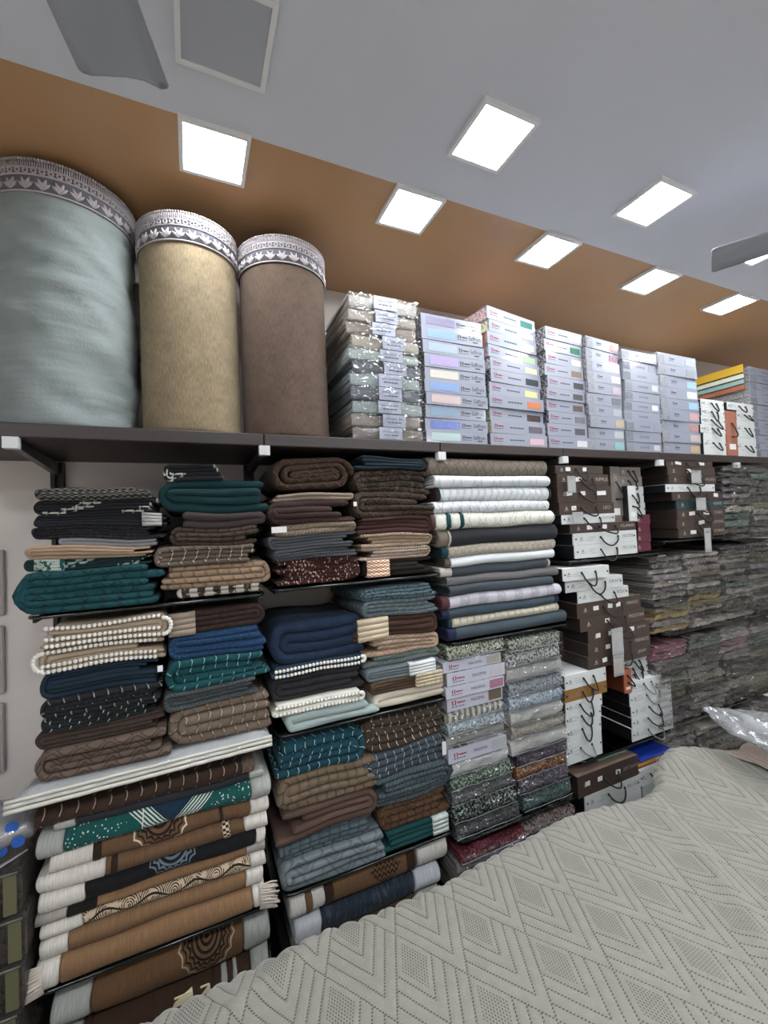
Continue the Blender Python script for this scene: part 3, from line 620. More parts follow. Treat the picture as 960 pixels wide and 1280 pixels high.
# ------------------------------------------------------------------ folded bedspreads in stacks
m_pom = plain('#d9d7d0', .95)
def chain(items, base, Y, zmax=9):
    """items listed top to bottom with photo extents -> bottom-up list with chained heights"""
    out = []; hs = []
    for it in items:
        xl, xr, yt, yb = it[:4]; xc = (xl + xr) / 2; hs.append(at(xc, yt, Y)[1] - at(xc, yb, Y)[1])
    top = at((items[0][0] + items[0][1]) / 2, items[0][2], Y)[1]; top = min(top, zmax); k = (top - base) / sum(hs); z = base
    for it, h in reversed(list(zip(items, hs))): out.append((it, z, h * k)); z += h * k
    return out
def cloth_stack(items, base, Y=1.458, d=.37, seed=0, amp=.015, zmax=9):
    rg = random.Random(seed)
    for it, z, h in chain(items, base, Y, zmax - amp):
        xl, xr, _, _, st, mat, label = it[:7]; ex = it[7] if len(it) > 7 else {}
        X0, X1 = Xof(xl, Y, z + h / 2), Xof(xr, Y, z + h / 2); w_ = X1 - X0; y = Y + ex.get('dy', rg.uniform(-.012, .008))
        kk = ex.get('k', 2 if h < .05 else (2 if h < .085 else 3)); side = st[-1]
        mb = rollfold(w_, d, h, max(2, kk), rg, side) if st[0] == 'O' else ufold(w_, d, h, kk, rg, side)
        xc = (X0 + X1) / 2; tilt = ex.get('tilt', 0.0)
        def place(x, yy, zz):
            fr = (zz / h)
            return (x + xc, yy + y, zz + z)
        mb.xform(place); crumple(mb, amp, 5.5, 5, 26, seed * 1.7, base, .16)
        name = ex.get('name', 'folded_bedspread'); cat = ex.get('cat', 'bedspread'); loc = (xc, y + d / 2, z)
        o = mb.build(name, mat, None, True, loc); tag(o, label, cat)
        if ex.get('pom'):                        # bobble trim along the front edge of each layer
            pm = MB(); t = h / (2 * kk)
            for layer in ([0, 2 * kk - 1] + ([1] if kk > 1 else [])):
                zz = t * (layer + .5); n = int(w_ * .94 / .0125)
                for i in range(n):
                    x = -w_ * .46 + w_ * .92 * i / n; X, Yy, Zz = x + xc, y + .002, z + zz; q = seed * 1.7 * 7.3
                    kq = min(1, max(0, (Zz - base) / .16)); Zz += kq * amp * nz(X * 5.5 + q + 31, Yy * 5, Zz * 26 * .4)
                    pm.ball((X - loc[0], Yy - .006 - loc[1], Zz - loc[2]), .006, 6, 4)
            for q in range(9):
                a = PI * q / 8; sx = -1 if side == 'L' else 1
                pm.ball((sx * (w_ * .465 + h * .3 * math.sin(a)), y - .004 - loc[1], h / 2 + (h / 2 - t / 2) * math.cos(a)), .0068, 6, 4)
            p = pm.build('bobble_trim', m_pom, o); p['kind'] = 'stuff'
        if ex.get('tag'):
            f = ex['tag']; tg = slab('white_tag', plain('#d9dadb', .6), o, w_ * f[0], -d / 2 - .004, h * f[1], f[2], f[3], .002)
        if ex.get('band'):
            c, f0, f1 = ex['band']; bm_ = MB(); t = h / (2 * kk)
            for layer in range(2 * kk):
                bm_.box(w_ * f0, w_ * f1, -d / 2 - .004, -d / 2 + .03, t * (layer + .03), t * (layer + 1.03))
            bm_.xform(lambda x, yy, zz: (x, yy, zz + nz((x + xc) * 5.5 + seed * 1.7 * 7.3 + 31, (yy + loc[1]) * 5, (zz + z) * 26 * .4) * amp * min(1, max(0, (zz + z - base) / .16))))
            bm_.build('printed_band', fab(c[0], c[1], c[2]), o)
NB = dict(name='folded_blanket', cat='blanket'); TH = dict(name='folded_throw', cat='throw'); SH = dict(name='folded_sheet', cat='sheet')
def E(base, **k): r = dict(base); r.update(k); return r
cloth_stack([
 (42, 200, 609, 624, 'L', fab('#101014', 'check', '#6a6762'), 'black and cream basket-weave throw topping the pile beside the bare wall', E(TH, k=2)),
 (40, 204, 624, 644, 'L', fab('#15161b', 'tri', '#a9a8a2'), 'black quilt with grey geometric print just under the basket-weave throw', {}),
 (43, 208, 644, 661, 'L', fab('#14161d', 'plain'), 'plain black quilt between two other black ones by the bare wall', dict(band=(('#9a9a98', 'tri', '#1c1c20'), .3, .46))),
 (38, 206, 661, 677, 'L', fab('#1a1b20', 'diamond', '#33353c'), 'lowest black quilt of the pile, above a grey sheet', dict(k=2)),
 (70, 208, 676, 685, 'L', fab('#7c7e83', 'plain'), 'thin grey folded sheet between black quilt and tan blanket', E(SH, k=1)),
 (32, 195, 685, 702, 'L', fab('#96806b', 'plain'), 'tan folded sheet above the dark teal quilts', E(SH, k=2)),
 (28, 188, 702, 716, 'L', fab('#12282b', 'tri', '#8fa29c'), 'dark green quilt with pale floral band under the tan sheet', dict(band=(('#a7b3ab', 'print', '#1c4a48'), -.42, -.2))),
 (20, 205, 716, 769, 'L', fab('#0d3e43', 'diamond', '#08292d'), 'thick teal quilt at the bottom of the pile by the wall', dict(k=3, dy=-.03)),
], S11 + .006, seed=1, zmax=2.018)
cloth_stack([
 (203, 290, 580, 600, 'L', fab('#17171c', 'tri', '#c4c4bf'), 'small black cloth with white triangle print on a teal quilt', dict(k=2)),
 (198, 342, 600, 640, 'L', fab('#0a2f33', 'plain'), 'smooth dark teal quilt under the black triangle print', dict(k=2)),
 (222, 333, 640, 658, 'R', fab('#3b3333', 'plain'), 'charcoal brown blanket directly under the smooth teal quilt', E(NB, k=1)),
 (212, 330, 658, 682, 'L', fab('#3f322b', 'stitch', '#2a201b'), 'dark brown padded quilt above the taupe one', dict(k=2)),
 (192, 322, 682, 706, 'L', fab('#5b5047', 'stitch', '#c9c0b0'), 'taupe quilt with pale dashed stitching, above a puffy beige one', dict(k=2)),
 (196, 340, 706, 735, 'R', fab('#8a7561', 'stitch', '#6a5646'), 'puffy beige quilt near the bottom of its pile', dict(k=2)),
 (222, 338, 735, 747, 'L', fab('#b9b2a8', 'stripe', '#3a332e'), 'thin cream and black striped cloth at the bottom of its pile', E(SH, k=1)),
], S11 + .006, seed=2, zmax=2.018)
SLAB = S12 + .042
cloth_stack([
 (52, 210, 770, 800, 'R', fab('#9b8c78', 'plain'), 'cream throw with bobble trim, upper of two, under the glass shelf', E(TH, k=2, pom=1)),
 (46, 205, 800, 830, 'L', fab('#9b8c78', 'plain'), 'cream throw with bobble trim, lower of two, on a navy quilt', E(TH, k=2, pom=1)),
 (47, 209, 830, 864, 'L', fab('#142634', 'plain'), 'smooth navy quilt below the bobble trimmed throws', dict(k=3, tag=(.44, .55, .014, .018))),
 (50, 207, 864, 884, 'L', fab('#17191d', 'stitch', '#9a9c9c'), 'black quilt with white dashes, upper of two', dict(k=2)),
 (50, 205, 884, 904, 'L', fab('#141c1e', 'stitch', '#a9b0b0', s=1.3), 'black quilt with white dashes, lower of two', dict(k=2)),
 (42, 208, 904, 927, 'L', fab('#3a2f29', 'plush', '#2a211d'), 'dark brown plush quilt above the leaf-patterned one', dict(k=2)),
 (46, 214, 927, 962, 'L', fab('#5a4c43', 'leaf', '#322823', s=2.0), 'brown leaf-patterned quilt lying on the white film-wrapped bedspread', dict(k=2, dy=-.03)),
], SLAB, seed=3, zmax=1.522)
cloth_stack([
 (208, 330, 754, 784, 'R', fab('#2c1f1c', 'plush', '#4a3833'), 'dark brown plush blanket with printed end band', E(NB, k=2, band=(('#8a7d70', 'tri', '#33291f'), -.48, -.22))),
 (210, 333, 784, 815, 'L', fab('#14304e', 'fleck', '#275680'), 'blue speckled quilt above the teal stitched one', dict(k=2)),
 (208, 336, 815, 850, 'L', fab('#0a4046', 'stitch', '#7fb0ac'), 'teal quilt with pale dashed stitching under the blue speckled one', dict(k=2)),
 (203, 330, 850, 876, 'L', fab('#454c4e', 'rib', '#6a7072'), 'grey ribbed quilt between teal and taupe quilts', dict(k=2)),
 (208, 342, 876, 926, 'L', fab('#66594d', 'stitch', '#b8aa98'), 'taupe puffy quilt resting on the white film-wrapped bedspread', dict(k=2)),
], SLAB, seed=4, zmax=1.522)
cloth_stack([
 (337, 445, 566, 618, 'OL', fab('#38281f', 'diamond', '#5a4436'), 'thick rolled dark brown quilt directly under the top shelf', dict(k=3)),
 (340, 443, 618, 627, 'R', fab('#7a6c60', 'plain'), 'thin beige sheet under the rolled dark brown quilt', E(SH, k=1)),
 (335, 444, 627, 656, 'L', fab('#3f2d2b', 'rib', '#2a1d1c'), 'plum brown ribbed quilt', dict(k=2, tag=(.49, .8, .012, .016))),
 (345, 446, 656, 671, 'R', fab('#7d7060', 'rib', '#5a5044'), 'beige ribbed quilt between plum and grey ones', dict(k=1, tag=(-.47, .5, .05, .02))),
 (335, 448, 671, 688, 'L', fab('#4a4e54', 'plain'), 'smooth grey quilt, upper of two grey ones', dict(k=2)),
 (340, 447, 688, 703, 'L', fab('#42454a', 'rib', '#2f3236'), 'grey ribbed quilt lying on the maroon tweed throw', dict(k=2)),
 (338, 450, 703, 736, 'R', fab('#2f1213', 'tweed', '#b59a8a'), 'maroon and white tweed throw on the glass shelf', E(TH, k=3)),
], 1.556, seed=5, zmax=2.018)
cloth_stack([
 (443, 532, 566, 583, 'R', fab('#14262f', 'plain'), 'navy folded quilt at the top under the shelf board', dict(k=2)),
 (443, 540, 583, 614, 'L', fab('#2a211c', 'bubble', '#5a4b40'), 'dark brown quilt with dotted bubble stitching', dict(k=2)),
 (442, 542, 614, 648, 'L', fab('#382b23', 'diamond', '#2a1f19'), 'espresso brown quilt under the bubble-stitched one', dict(k=2)),
 (446, 541, 648, 671, 'R', fab('#3a2420', 'plain'), 'maroon brown quilt above two beige ribbed ones', dict(k=2)),
 (448, 541, 671, 687, 'R', fab('#9a8672', 'rib', '#5c4a3c'), 'beige ribbed throw, upper of two', E(TH, k=2)),
 (450, 539, 687, 704, 'R', fab('#a08f80', 'rib', '#6d5f54'), 'beige ribbed throw, lower of two', E(TH, k=2)),
 (455, 545, 704, 727, 'L', fab('#19120f', 'plain'), 'black cloth with an orange checked band on the glass shelf', E(TH, k=2, band=(('#b5703f', 'check', '#e0d6c8'), -.45, -.16))),
], 1.556, seed=6, zmax=2.018)
cloth_stack([
 (338, 456, 776, 828, 'L', fab('#15283f', 'leaf', '#0e1d30', s=2.4), 'thick navy blue quilt on a white bobble trimmed throw', dict(k=2)),
 (340, 456, 828, 841, 'R', fab('#1c2e40', 'plain'), 'thin navy throw with white bobble trim under the navy quilt', E(TH, k=1, pom=1)),
 (338, 456, 841, 874, 'L', fab('#26262a', 'leaf', '#1a1a1d', s=2.2), 'charcoal quilt between two bobble trimmed throws', dict(k=2)),
 (340, 452, 874, 890, 'R', fab('#c5c4bc', 'plain'), 'white throw with bobble trim under the charcoal quilt', E(TH, k=1, pom=1)),
 (356, 470, 886, 906, 'L', fab('#8c9a99', 'plain'), 'pale sea-green fleece sheet at the bottom on the glass shelf', E(SH, k=1, dy=-.025)),
], 1.078, seed=7, zmax=1.53)
cloth_stack([
 (450, 545, 727, 746, 'L', fab('#4e6269', 'print', '#26343a', s=.5), 'blue grey floral quilt, upper of the patterned pair', dict(k=2)),
 (452, 547, 746, 768, 'L', fab('#59666b', 'leaf', '#2f3a40'), 'grey quilt with diamond print, lower of the patterned pair', dict(k=2)),
 (442, 549, 768, 794, 'R', fab('#3b2820', 'plain'), 'dark brown blanket with cream end band', E(NB, k=2, band=(('#b9ab94', 'plain', None), -.45, -.12))),
 (455, 551, 794, 819, 'R', fab('#a08b78', 'leaf', '#7d6856', s=3), 'beige quilt with leaf stitching', dict(k=2)),
 (457, 553, 819, 833, 'R', fab('#6a7572', 'rib', '#4a5452'), 'grey-green ribbed quilt under the beige leaf one', dict(k=1)),
 (458, 552, 833, 849, 'L', fab('#5a6469', 'plain'), 'slate sheet with white paper band', E(SH, k=2, band=(('#c9ced0', 'plain', None), .05, .4))),
 (462, 555, 849, 867, 'L', fab('#4a3a2c', 'plush', '#2a2019'), 'brown ruffled throw with cream end', E(TH, k=2, band=(('#b5a98f', 'plush', '#857a66'), .1, .46))),
 (466, 556, 867, 886, 'L', fab('#bdb5a6', 'plain'), 'cream folded sheet on the glass shelf', E(SH, k=1)),
], 1.078, seed=8, zmax=1.53)
cloth_stack([
 (345, 456, 906, 950, 'R', fab('#0d3a47', 'stitch', '#a8c2c2'), 'dark teal quilt with pale dashes hanging under the glass shelf', dict(k=2)),
 (345, 471, 950, 996, 'L', fab('#665848', 'stitch', '#3f342a'), 'olive taupe quilt with dark stitching', dict(k=2)),
 (345, 474, 996, 1036, 'R', fab('#54413a', 'basket', '#2f231f'), 'mauve brown basket-weave quilt', dict(k=2)),
 (350, 476, 1036, 1062, 'L', fab('#4a575d', 'stitch', '#2c363b'), 'slate blue quilt with dark stitching', dict(k=2)),
 (350, 480, 1062, 1099, 'L', fab('#646d72', 'leaf', '#4a5257', s=3), 'light slate quilt at the bottom on the lowest glass shelf', dict(k=2, dy=-.02)),
], .566, seed=9, zmax=1.05)
cloth_stack([
 (455, 557, 876, 922, 'L', fab('#3a3028', 'stitch', '#cfc6b4'), 'dark brown quilt with white dashed stitching below the cream sheet', dict(k=2)),
 (455, 559, 922, 958, 'L', fab('#39424a', 'stitch', '#aeb8bd'), 'dark slate quilt with white dashes', dict(k=2, tag=(.46, .5, .018, .05))),
 (470, 566, 958, 1000, 'R', fab('#3f4b50', 'rib', '#222a2e', s=1.4), 'slate quilt with diagonal cords', dict(k=3)),
 (475, 568, 1000, 1040, 'L', fab('#4f3826', 'stitch', '#281a10'), 'chestnut brown quilt on a teal rug', dict(k=2)),
 (470, 560, 1040, 1066, 'R', fab('#0d3a3c', 'plain'), 'teal folded rug with pale end on the lowest glass shelf', dict(k=2, name='folded_rug', cat='rug', band=(('#b9c2be', 'slub', None), .28, .5))),
], .566, seed=10, zmax=1.05)
# ------------------------------------------------------------------ mats and rugs folded towards the viewer
def mat_stack(items, base, Y, d, seed, amp=.006, k=2, name='folded_mat', cat='mat', nseg=18, zmax=9):
    rg = random.Random(seed)
    for it, z, h in chain(items, base, Y, zmax - amp):
        xl, xr, _, _, mat, label = it[:6]; ex = it[6] if len(it) > 6 else {}
        X0, X1 = Xof(xl, Y, z + h / 2), Xof(xr, Y, z + h / 2); w_ = X1 - X0; xc = (X0 + X1) / 2; y = Y + ex.get('dy', rg.uniform(-.008, .008))
        loc = (xc, y + d / 2, z); segs = ex.get('ends'); nm = ex.get('name', name); ct = ex.get('cat', cat)
        def make(a, b, grow=0.0, kk=None):
            mb = ffold(b - a, d, h, kk or ex.get('k', k), random.Random(seed * 100 + int(z * 1000)), max(3, int(nseg * (b - a) / w_)))
            m0 = (a + b) / 2
            mb.uv = [tuple((p[0] + m0, p[1]) for p in f) for f in mb.uv]
            mb.xform(lambda x, yy, zz: (x + m0 + xc, yy + y, zz + z)); crumple(mb, amp, 5, 5, 26, seed * 1.3, base, .1); return mb
        if not segs:
            o = make(-w_ / 2, w_ / 2).build(nm, mat, None, True, loc); tag(o, label, ct)
        else:
            (el, er, em) = segs; t = thing(nm, label, ct, loc)
            def part(n_, a, b, m_):
                mb = make(a, b); mb.xform(lambda x, yy, zz: (x - loc[0], yy - loc[1], zz - loc[2])); return mb.build(n_, m_, t)
            part('pile', -w_ / 2 + el * w_, 0, mat) if False else part('pile', -w_ / 2 + el * w_, w_ / 2 - er * w_, mat)
            ends = []
            if el: part('woven_end', -w_ / 2, -w_ / 2 + el * w_, em)
            if er: part('woven_end', w_ / 2 - er * w_, w_ / 2, em)
            for a, b, m_ in ex.get('bars', ()):            # woven cross bands standing slightly proud
                mb = make(w_ * a, w_ * b); mb.xform(lambda x, yy, zz: (x - loc[0], (yy - loc[1]) * 1.008 - .002, (zz - loc[2] - h / 2) * 1.02 + h / 2)); mb.build('woven_band', m_, t)
            if ex.get('fringe'):
                for sgn in ex['fringe']:
                    mb = MB(); fr = random.Random(7)
                    for i in range(34):
                        zz = h * (i + .5) / 34; x0 = sgn * w_ / 2; l = .02 + .02 * fr.random(); dyy = fr.uniform(-.004, .012)
                        zo = zz + amp * nz((x0 + xc) * 5, 1.1, 2) ; yy0 = -d / 2 + .012 * (1 - math.sin(PI * zz / h))
                        mb.tube([(x0 - sgn * .02, yy0, zo), (x0 + sgn * l * .5, yy0 - .004 + dyy, zo - .004), (x0 + sgn * l, yy0 + dyy, zo - .012)], .0028, 5)
                    fo = mb.build('fringe', plain('#b9b0a6', .95), t); fo['kind'] = 'stuff'
g_ = lambda c, p='plain', c2=None, s=1: fab(c, p, c2, s=s)
mat_stack([
 (537, 686, 572, 596, g_('#6f675e', 'diamond', '#5a534b'), 'taupe mat topping the pale pile under the shelf board'),
 (543, 687, 596, 611, g_('#c3c8cc', 'leaf', '#a9aeb2', 3), 'white quilted mat directly under the taupe one'),
 (547, 690, 611, 629, g_('#c9cfd2', 'stitch', '#9aa0a4'), 'white ribbed mat with dark green edge', dict(bars=((-.49, -.47, g_('#123a38')), (.47, .49, g_('#123a38'))), ends=(.02, .02, g_('#3a2426')))),
 (543, 687, 629, 644, g_('#c6cbd0', 'diamond', '#aab0b4'), 'white diamond-quilted mat above the cream one'),
 (540, 692, 644, 665, g_('#c9cbc2', 'leaf', '#a5a79c', 2.4), 'cream mat with two dark green stripes', dict(ends=(.03, .0, g_('#4a3436')), bars=((-.40, -.36, g_('#10383a')), (-.30, -.265, g_('#10383a'))))),
 (548, 697, 665, 687, g_('#26282d', 'plain'), 'charcoal mat between the cream and beige mats', dict(ends=(.08, .0, g_('#6a6258')), bars=((-.425, -.415, g_('#a9a49a')),))),
 (553, 695, 687, 701, g_('#a39c90', 'leaf', '#7d776d'), 'beige patterned mat under the charcoal mat', dict(ends=(.05, 0, g_('#12343a')))),
 (557, 694, 701, 714, g_('#bfc5c8', 'plain'), 'plain white mat under the beige patterned one', dict(ends=(.05, 0, g_('#4a4440')))),
 (552, 689, 714, 727, g_('#3d444b', 'plain'), 'slate mat, highest of the four slate ones', dict(ends=(.1, .02, g_('#b5b0a8')))),
 (560, 700, 725, 737, g_('#6b6a6c', 'basket', '#57565a'), 'grey textured mat between slate mats'),
 (562, 692, 735, 747, g_('#3a4249', 'plain'), 'slate mat above the lilac white one'),
 (553, 702, 745, 761, g_('#b9b9c2', 'stripe', '#a3a3ac', 2), 'lilac white mat with maroon end', dict(ends=(.06, 0, g_('#4a2a30')))),
 (553, 700, 760, 773, g_('#35424b', 'plain'), 'slate blue mat under the lilac white one', dict(ends=(.05, .04, g_('#141c34')))),
 (562, 700, 772, 784, g_('#b0ab9c', 'stitch', '#8f8a7c'), 'cream ribbed mat above the bottom slate mat', dict(ends=(.03, 0, g_('#12303a')))),
 (560, 708, 784, 800, g_('#37424a', 'plain'), 'slate blue mat at the bottom on the glass shelf', dict(ends=(.06, 0, g_('#191d3c')))),
], 1.277, 1.452, .37, 21, .007)
we = fab('#c4c0b9', 'slub'); we2 = fab('#989b97', 'slub'); BR = '#604834'; TAN = '#765b42'
dk = fab('#2a1c14', 'slub')
RUGY = 1.452
mat_stack([
 (44, 318, 983, 1001, fab('#33241c', 'stitch', '#a99a88', s=1.1), 'dark brown quilt with pale vertical stitches under the glass shelf', dict(name='folded_bedspread', cat='bedspread', ends=(.0, .07, fab('#5a4c40', 'plush')), dy=-.01)),
 (66, 330, 1001, 1010, fab('#23272b', 'plain'), 'thin charcoal rug above the teal one', dict(ends=(.09, .08, we2), k=1)),
 (45, 338, 1010, 1036, fab('#0f4a47', 'zigzag', '#c9cdc6', seed=.02), 'teal rug with white chevron medallion', dict(ends=(.1, .1, we2), dy=-.015)),
 (60, 336, 1036, 1058, fab(BR, 'mandala', '#1f1410', c3='#c9bba6', seed=-.02), 'brown rug with black sunburst medallion, upper of the brown ones', dict(ends=(.18, .1, we), bars=((-.33, -.29, dk), (.24, .262, dk), (.33, .40, fab(BR, 'slub'))))),
 (46, 335, 1058, 1078, fab(BR, 'slub'), 'plain brown rug with fringed white end over the black rug', dict(ends=(.26, .12, we), bars=((-.22, -.19, dk), (.27, .31, fab('#241812', 'check', '#c9bba6'))))),
 (46, 332, 1078, 1099, fab('#0e0f13', 'mandala', '#5c6a78', seed=.03), 'black rug with small grey medallions', dict(ends=(.18, .05, we), k=2)),
 (42, 333, 1099, 1113, fab(TAN, 'slub'), 'thin tan rug with dark corner under the black rug', dict(ends=(.12, .1, fab('#9a9490', 'slub')), bars=((-.38, -.26, fab('#15110f', 'slub')),))),
 (50, 332, 1113, 1131, fab(TAN, 'scroll', '#231610', c3='#b7a58e'), 'tan rug with dark floral scroll border', dict(ends=(.16, .08, we))),
 (48, 328, 1131, 1152, fab(TAN, 'slub'), 'plain tan rug under the floral scroll one', dict(ends=(.11, .09, we), fringe=())),
 (44, 332, 1152, 1183, fab('#7c5f44', 'slub'), 'large plain tan rug with fringe at the bottom of the pile', dict(ends=(.09, .07, we), fringe=(-1, 1), dy=-.02)),
], .561, RUGY, .37, 31, .010, 2, 'folded_rug', 'rug', 22, zmax=1.04)
mat_stack([
 (62, 338, 1203, 1238, fab('#5c432c', 'mandala', '#16100c', c3='#9a8c78', seed=.1), 'olive brown rug with black sunburst below the glass shelf', dict(ends=(.16, .14, we2))),
 (56, 338, 1238, 1305, fab('#37271a', 'slub'), 'dark brown rug with pale end bands at the very bottom', dict(ends=(.14, .1, we2), bars=((-.34, -.31, dk), (.2, .225, dk), (.24, .29, we2), (.30, .34, we2)))),
], .26, 1.462, .36, 32, .008, 2, 'folded_rug', 'rug', 20, zmax=.542)
mat_stack([
 (363, 562, 1080, 1118, fab('#5f4730', 'arrow', '#21160f', seed=.04), 'brown rug with dark tribal zigzag motif and silvery ends', dict(ends=(.2, .22, fab('#c0bdb8', 'slub')), bars=((-.31, -.25, dk), (.2, .27, dk), (-.42, -.37, fab('#5f4730', 'slub'))))),
 (370, 552, 1118, 1150, fab('#252d38', 'plush', '#465463'), 'navy speckled rug with white ends below the tribal rug', dict(ends=(.16, .2, fab('#b9bec4', 'slub')))),
 (372, 552, 1150, 1190, fab('#4a3a2c', 'slub'), 'brown rug at the bottom below the navy speckled one', dict(ends=(.16, .18, we2))),
], .27, 1.458, .36, 33, .007, 2, 'folded_rug', 'rug', 20, zmax=.547)
# piles that carry the lowest rugs: low plinth
for x0, x1, lab in ((PX[0], PX[1], 'dark plinth box under the lowest rugs by the wall'), (PX[1], PX[2], 'dark plinth box under the tribal rug pile'), (PX[2], PX[3], 'dark plinth box under the maroon packets'), (PX[3], PX[4], 'dark plinth box under the lowest carry cases'), (PX[4], PX[5], 'dark plinth box under the clothes packets'), (PX[5], PX[6], 'dark plinth box in the far bay')):
    hh = .26 if x0 < 0 else .27
    t = thing('plinth', lab, 'plinth', ((x0 + x1) / 2, 1.66, 0)); bobj(bevbox(x1 - x0 - .045, .40, hh, .004, 1), 'carcass', m_lam, t); slab('kick_board', plain('#171414', .5), t, 0, -.20, .05, x1 - x0 - .06, .08)
# white film-wrapped bedspread on the glass shelf, its corner sticking out
t = thing('wrapped_bedspread', 'white bedspread folded flat in clear film, corner sticking out past the shelf', 'bedspread', (0, 0, S12))
c0 = (-.445, 1.392); c1 = (.215, 1.418)
mb = MB(); rows = []; uvs = []; nu, nv = 26, 12; Th = SLAB - S12 - .002
X0, Y0 = c0; X1, Y1 = min(c1[0], PX[1] - .012), c1[1]
def slabpt(u, v, top):
    x = X0 + (X1 - X0) * u + .10 * v * (1 - u); y = Y0 + (Y1 - Y0) * u; y = y + (1.84 - y) * v
    e = min(u, 1 - u, v * .8, (1 - v)) ; e = min(1, e / .06)
    return (x, y, (Th * (.5 + .5 * math.sqrt(e)) if top else Th * (.5 - .5 * math.sqrt(e))) + (.004 * nz(x * 8, y * 8, 1) * e if top else 0))
for top in (True, False):
    rows = [[slabpt(i / nu, j / nv, top) for i in range(nu + 1)] for j in range(nv + 1)]
    if not top: rows = [r[::-1] for r in rows]
    mb.quadgrid(rows, [[(p[0], p[1]) for p in r] for r in rows])
mb.build('folded_cloth', fab('#c9cbcb', 'plain', coat=.8), t)
m_clear = clear_film('clear_bag_film', (.93, .94, .95, 1), .05, .1, .12)
mb = MB(); rows = [[(lambda p: (p[0] - .006, p[1] - .006 + .0 * i, p[2] + .0035))(slabpt(i / nu, j / nv, True)) for i in range(nu + 1)] for j in range(nv + 1)]
mb.quadgrid(rows, [[(p[0], p[1]) for p in r] for r in rows]); mb.build('clear_film', m_clear, t)
for fz_, fr_ in ((.22, .0062), (.52, .0055), (.8, .0048)):
    mb = MB(); mb.tube([(slabpt(i / nu, 0, True)[0], slabpt(i / nu, 0, True)[1] - .004 + .006 * fz_ + .002 * nz(i * .8, fz_ * 9, 1), Th * fz_ + .0012 * nz(i * .6, fz_ * 5, 3)) for i in range(nu + 1)], fr_, 6); mb.build('folded_edge', plain('#b9b8b0', .4, 0, .4), t)
# ------------------------------------------------------------------ film-wrapped sheet sets in two columns
def sheet_column(items, base, Y, d, seed, zmax=9):
    rg = random.Random(seed)
    for it, z, h in chain(items, base, Y, zmax):
        xl, xr, _, _, kind, col, c2, label = it[:8]
        X0, X1 = Xof(xl, Y, z + h / 2), Xof(xr, Y, z + h / 2); w_ = X1 - X0; xc = (X0 + X1) / 2; y = Y + rg.uniform(-.01, .008); loc = (xc, y + d / 2, z)
        t = thing('sheet_pack', label, 'packaged bedding', loc)
        if kind == 'M':
            bobj(bevbox(w_ - .004, d - .004, h - .001, .004, 1), 'body', fab('#9a9aa0', 'print', '#c9c9cf', coat=.7, s=.5), t)
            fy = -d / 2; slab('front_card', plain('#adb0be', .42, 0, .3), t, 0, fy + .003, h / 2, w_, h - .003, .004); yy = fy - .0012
            logo(t, -w_ * .38, yy, h * .55, h * .34, m_red); text('MAXIMA', m_ink, t, w_ * .04, yy, h * .5, w_ * .24, h * .24)
            slab('swatch', fab(col, 'print', c2, coat=.5, s=.3), t, w_ * .36, yy, h * .5, w_ * .24, h * .7, .001)
            for q in range(2): slab('barcode', m_dark, t, -w_ * .34 + q * .035, fy + .02, h - .0002, .028, .0006, .016)
        else:
            mb = ffold(w_ - .004, d, h - .001, 3, rg, 30, .4, 4, 9); crumple(mb, .007, 14, 9, 40, seed + z * 13, 0, .01); film_ridges(mb, .005, seed + z * 31); mb.xform(lambda x, yy, zz: (x, yy - d / 2, max(0.0005, zz)))
            mb.build('folded_cloth', fab(col, kind, c2, coat=.9, s=.6), t)
            film_wrap(t, w_ * .98, h, -d / 2 + .003, int(z * 997) + seed, d)
            mb = MB(); mb.tube([(-w_ / 2 + w_ * i / 10, -d / 2 - .003 + .004 * nz(i * .7, z * 9, 3), h * .12 + .004 * nz(i * .9, 2, z * 8)) for i in range(11)], .0016, 5); mb.build('film_seam', m_film, t)
sheet_column([
 (559, 631, 797, 816, 'print', '#a6ab98', '#2f3f33', 'film pack of cream sheets with dark green leaf print, under the glass shelf'),
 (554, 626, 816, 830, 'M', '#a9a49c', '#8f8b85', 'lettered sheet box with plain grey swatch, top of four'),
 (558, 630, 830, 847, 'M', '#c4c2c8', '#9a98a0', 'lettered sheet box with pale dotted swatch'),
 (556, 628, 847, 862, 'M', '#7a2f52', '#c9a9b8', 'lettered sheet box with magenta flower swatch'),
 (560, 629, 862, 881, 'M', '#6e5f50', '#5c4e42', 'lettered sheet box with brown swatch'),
 (557, 629, 881, 895, 'stripe', '#6a6a62', '#b9b7ab', 'film pack of grey striped sheets under the brown-swatch box'),
 (559, 630, 895, 910, 'print', '#b5bcc0', '#5f8590', 'film pack of white sheets with turquoise flowers'),
 (558, 632, 910, 926, 'plain', '#8f8f8b', None, 'film pack of plain grey sheets above a lettered box'),
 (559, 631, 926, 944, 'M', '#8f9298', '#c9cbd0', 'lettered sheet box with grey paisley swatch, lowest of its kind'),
 (562, 637, 944, 966, 'plain', '#c2c4c4', None, 'film pack of white sheets above the green ones'),
 (565, 641, 966, 984, 'print', '#3c5a45', '#a9b8ab', 'film pack of green sheets'),
 (566, 642, 984, 1003, 'print', '#6b6d6e', '#4a4c4d', 'film pack of dark grey sheets under the green ones'),
 (568, 646, 1003, 1026, 'print', '#1c201e', '#8fa096', 'film pack of black sheets with pale leaves'),
 (570, 650, 1026, 1046, 'print', '#55565a', '#303236', 'film pack of grey patterned sheets on the low glass shelf'),
], .511, 1.456, .33, 41, 1.258)
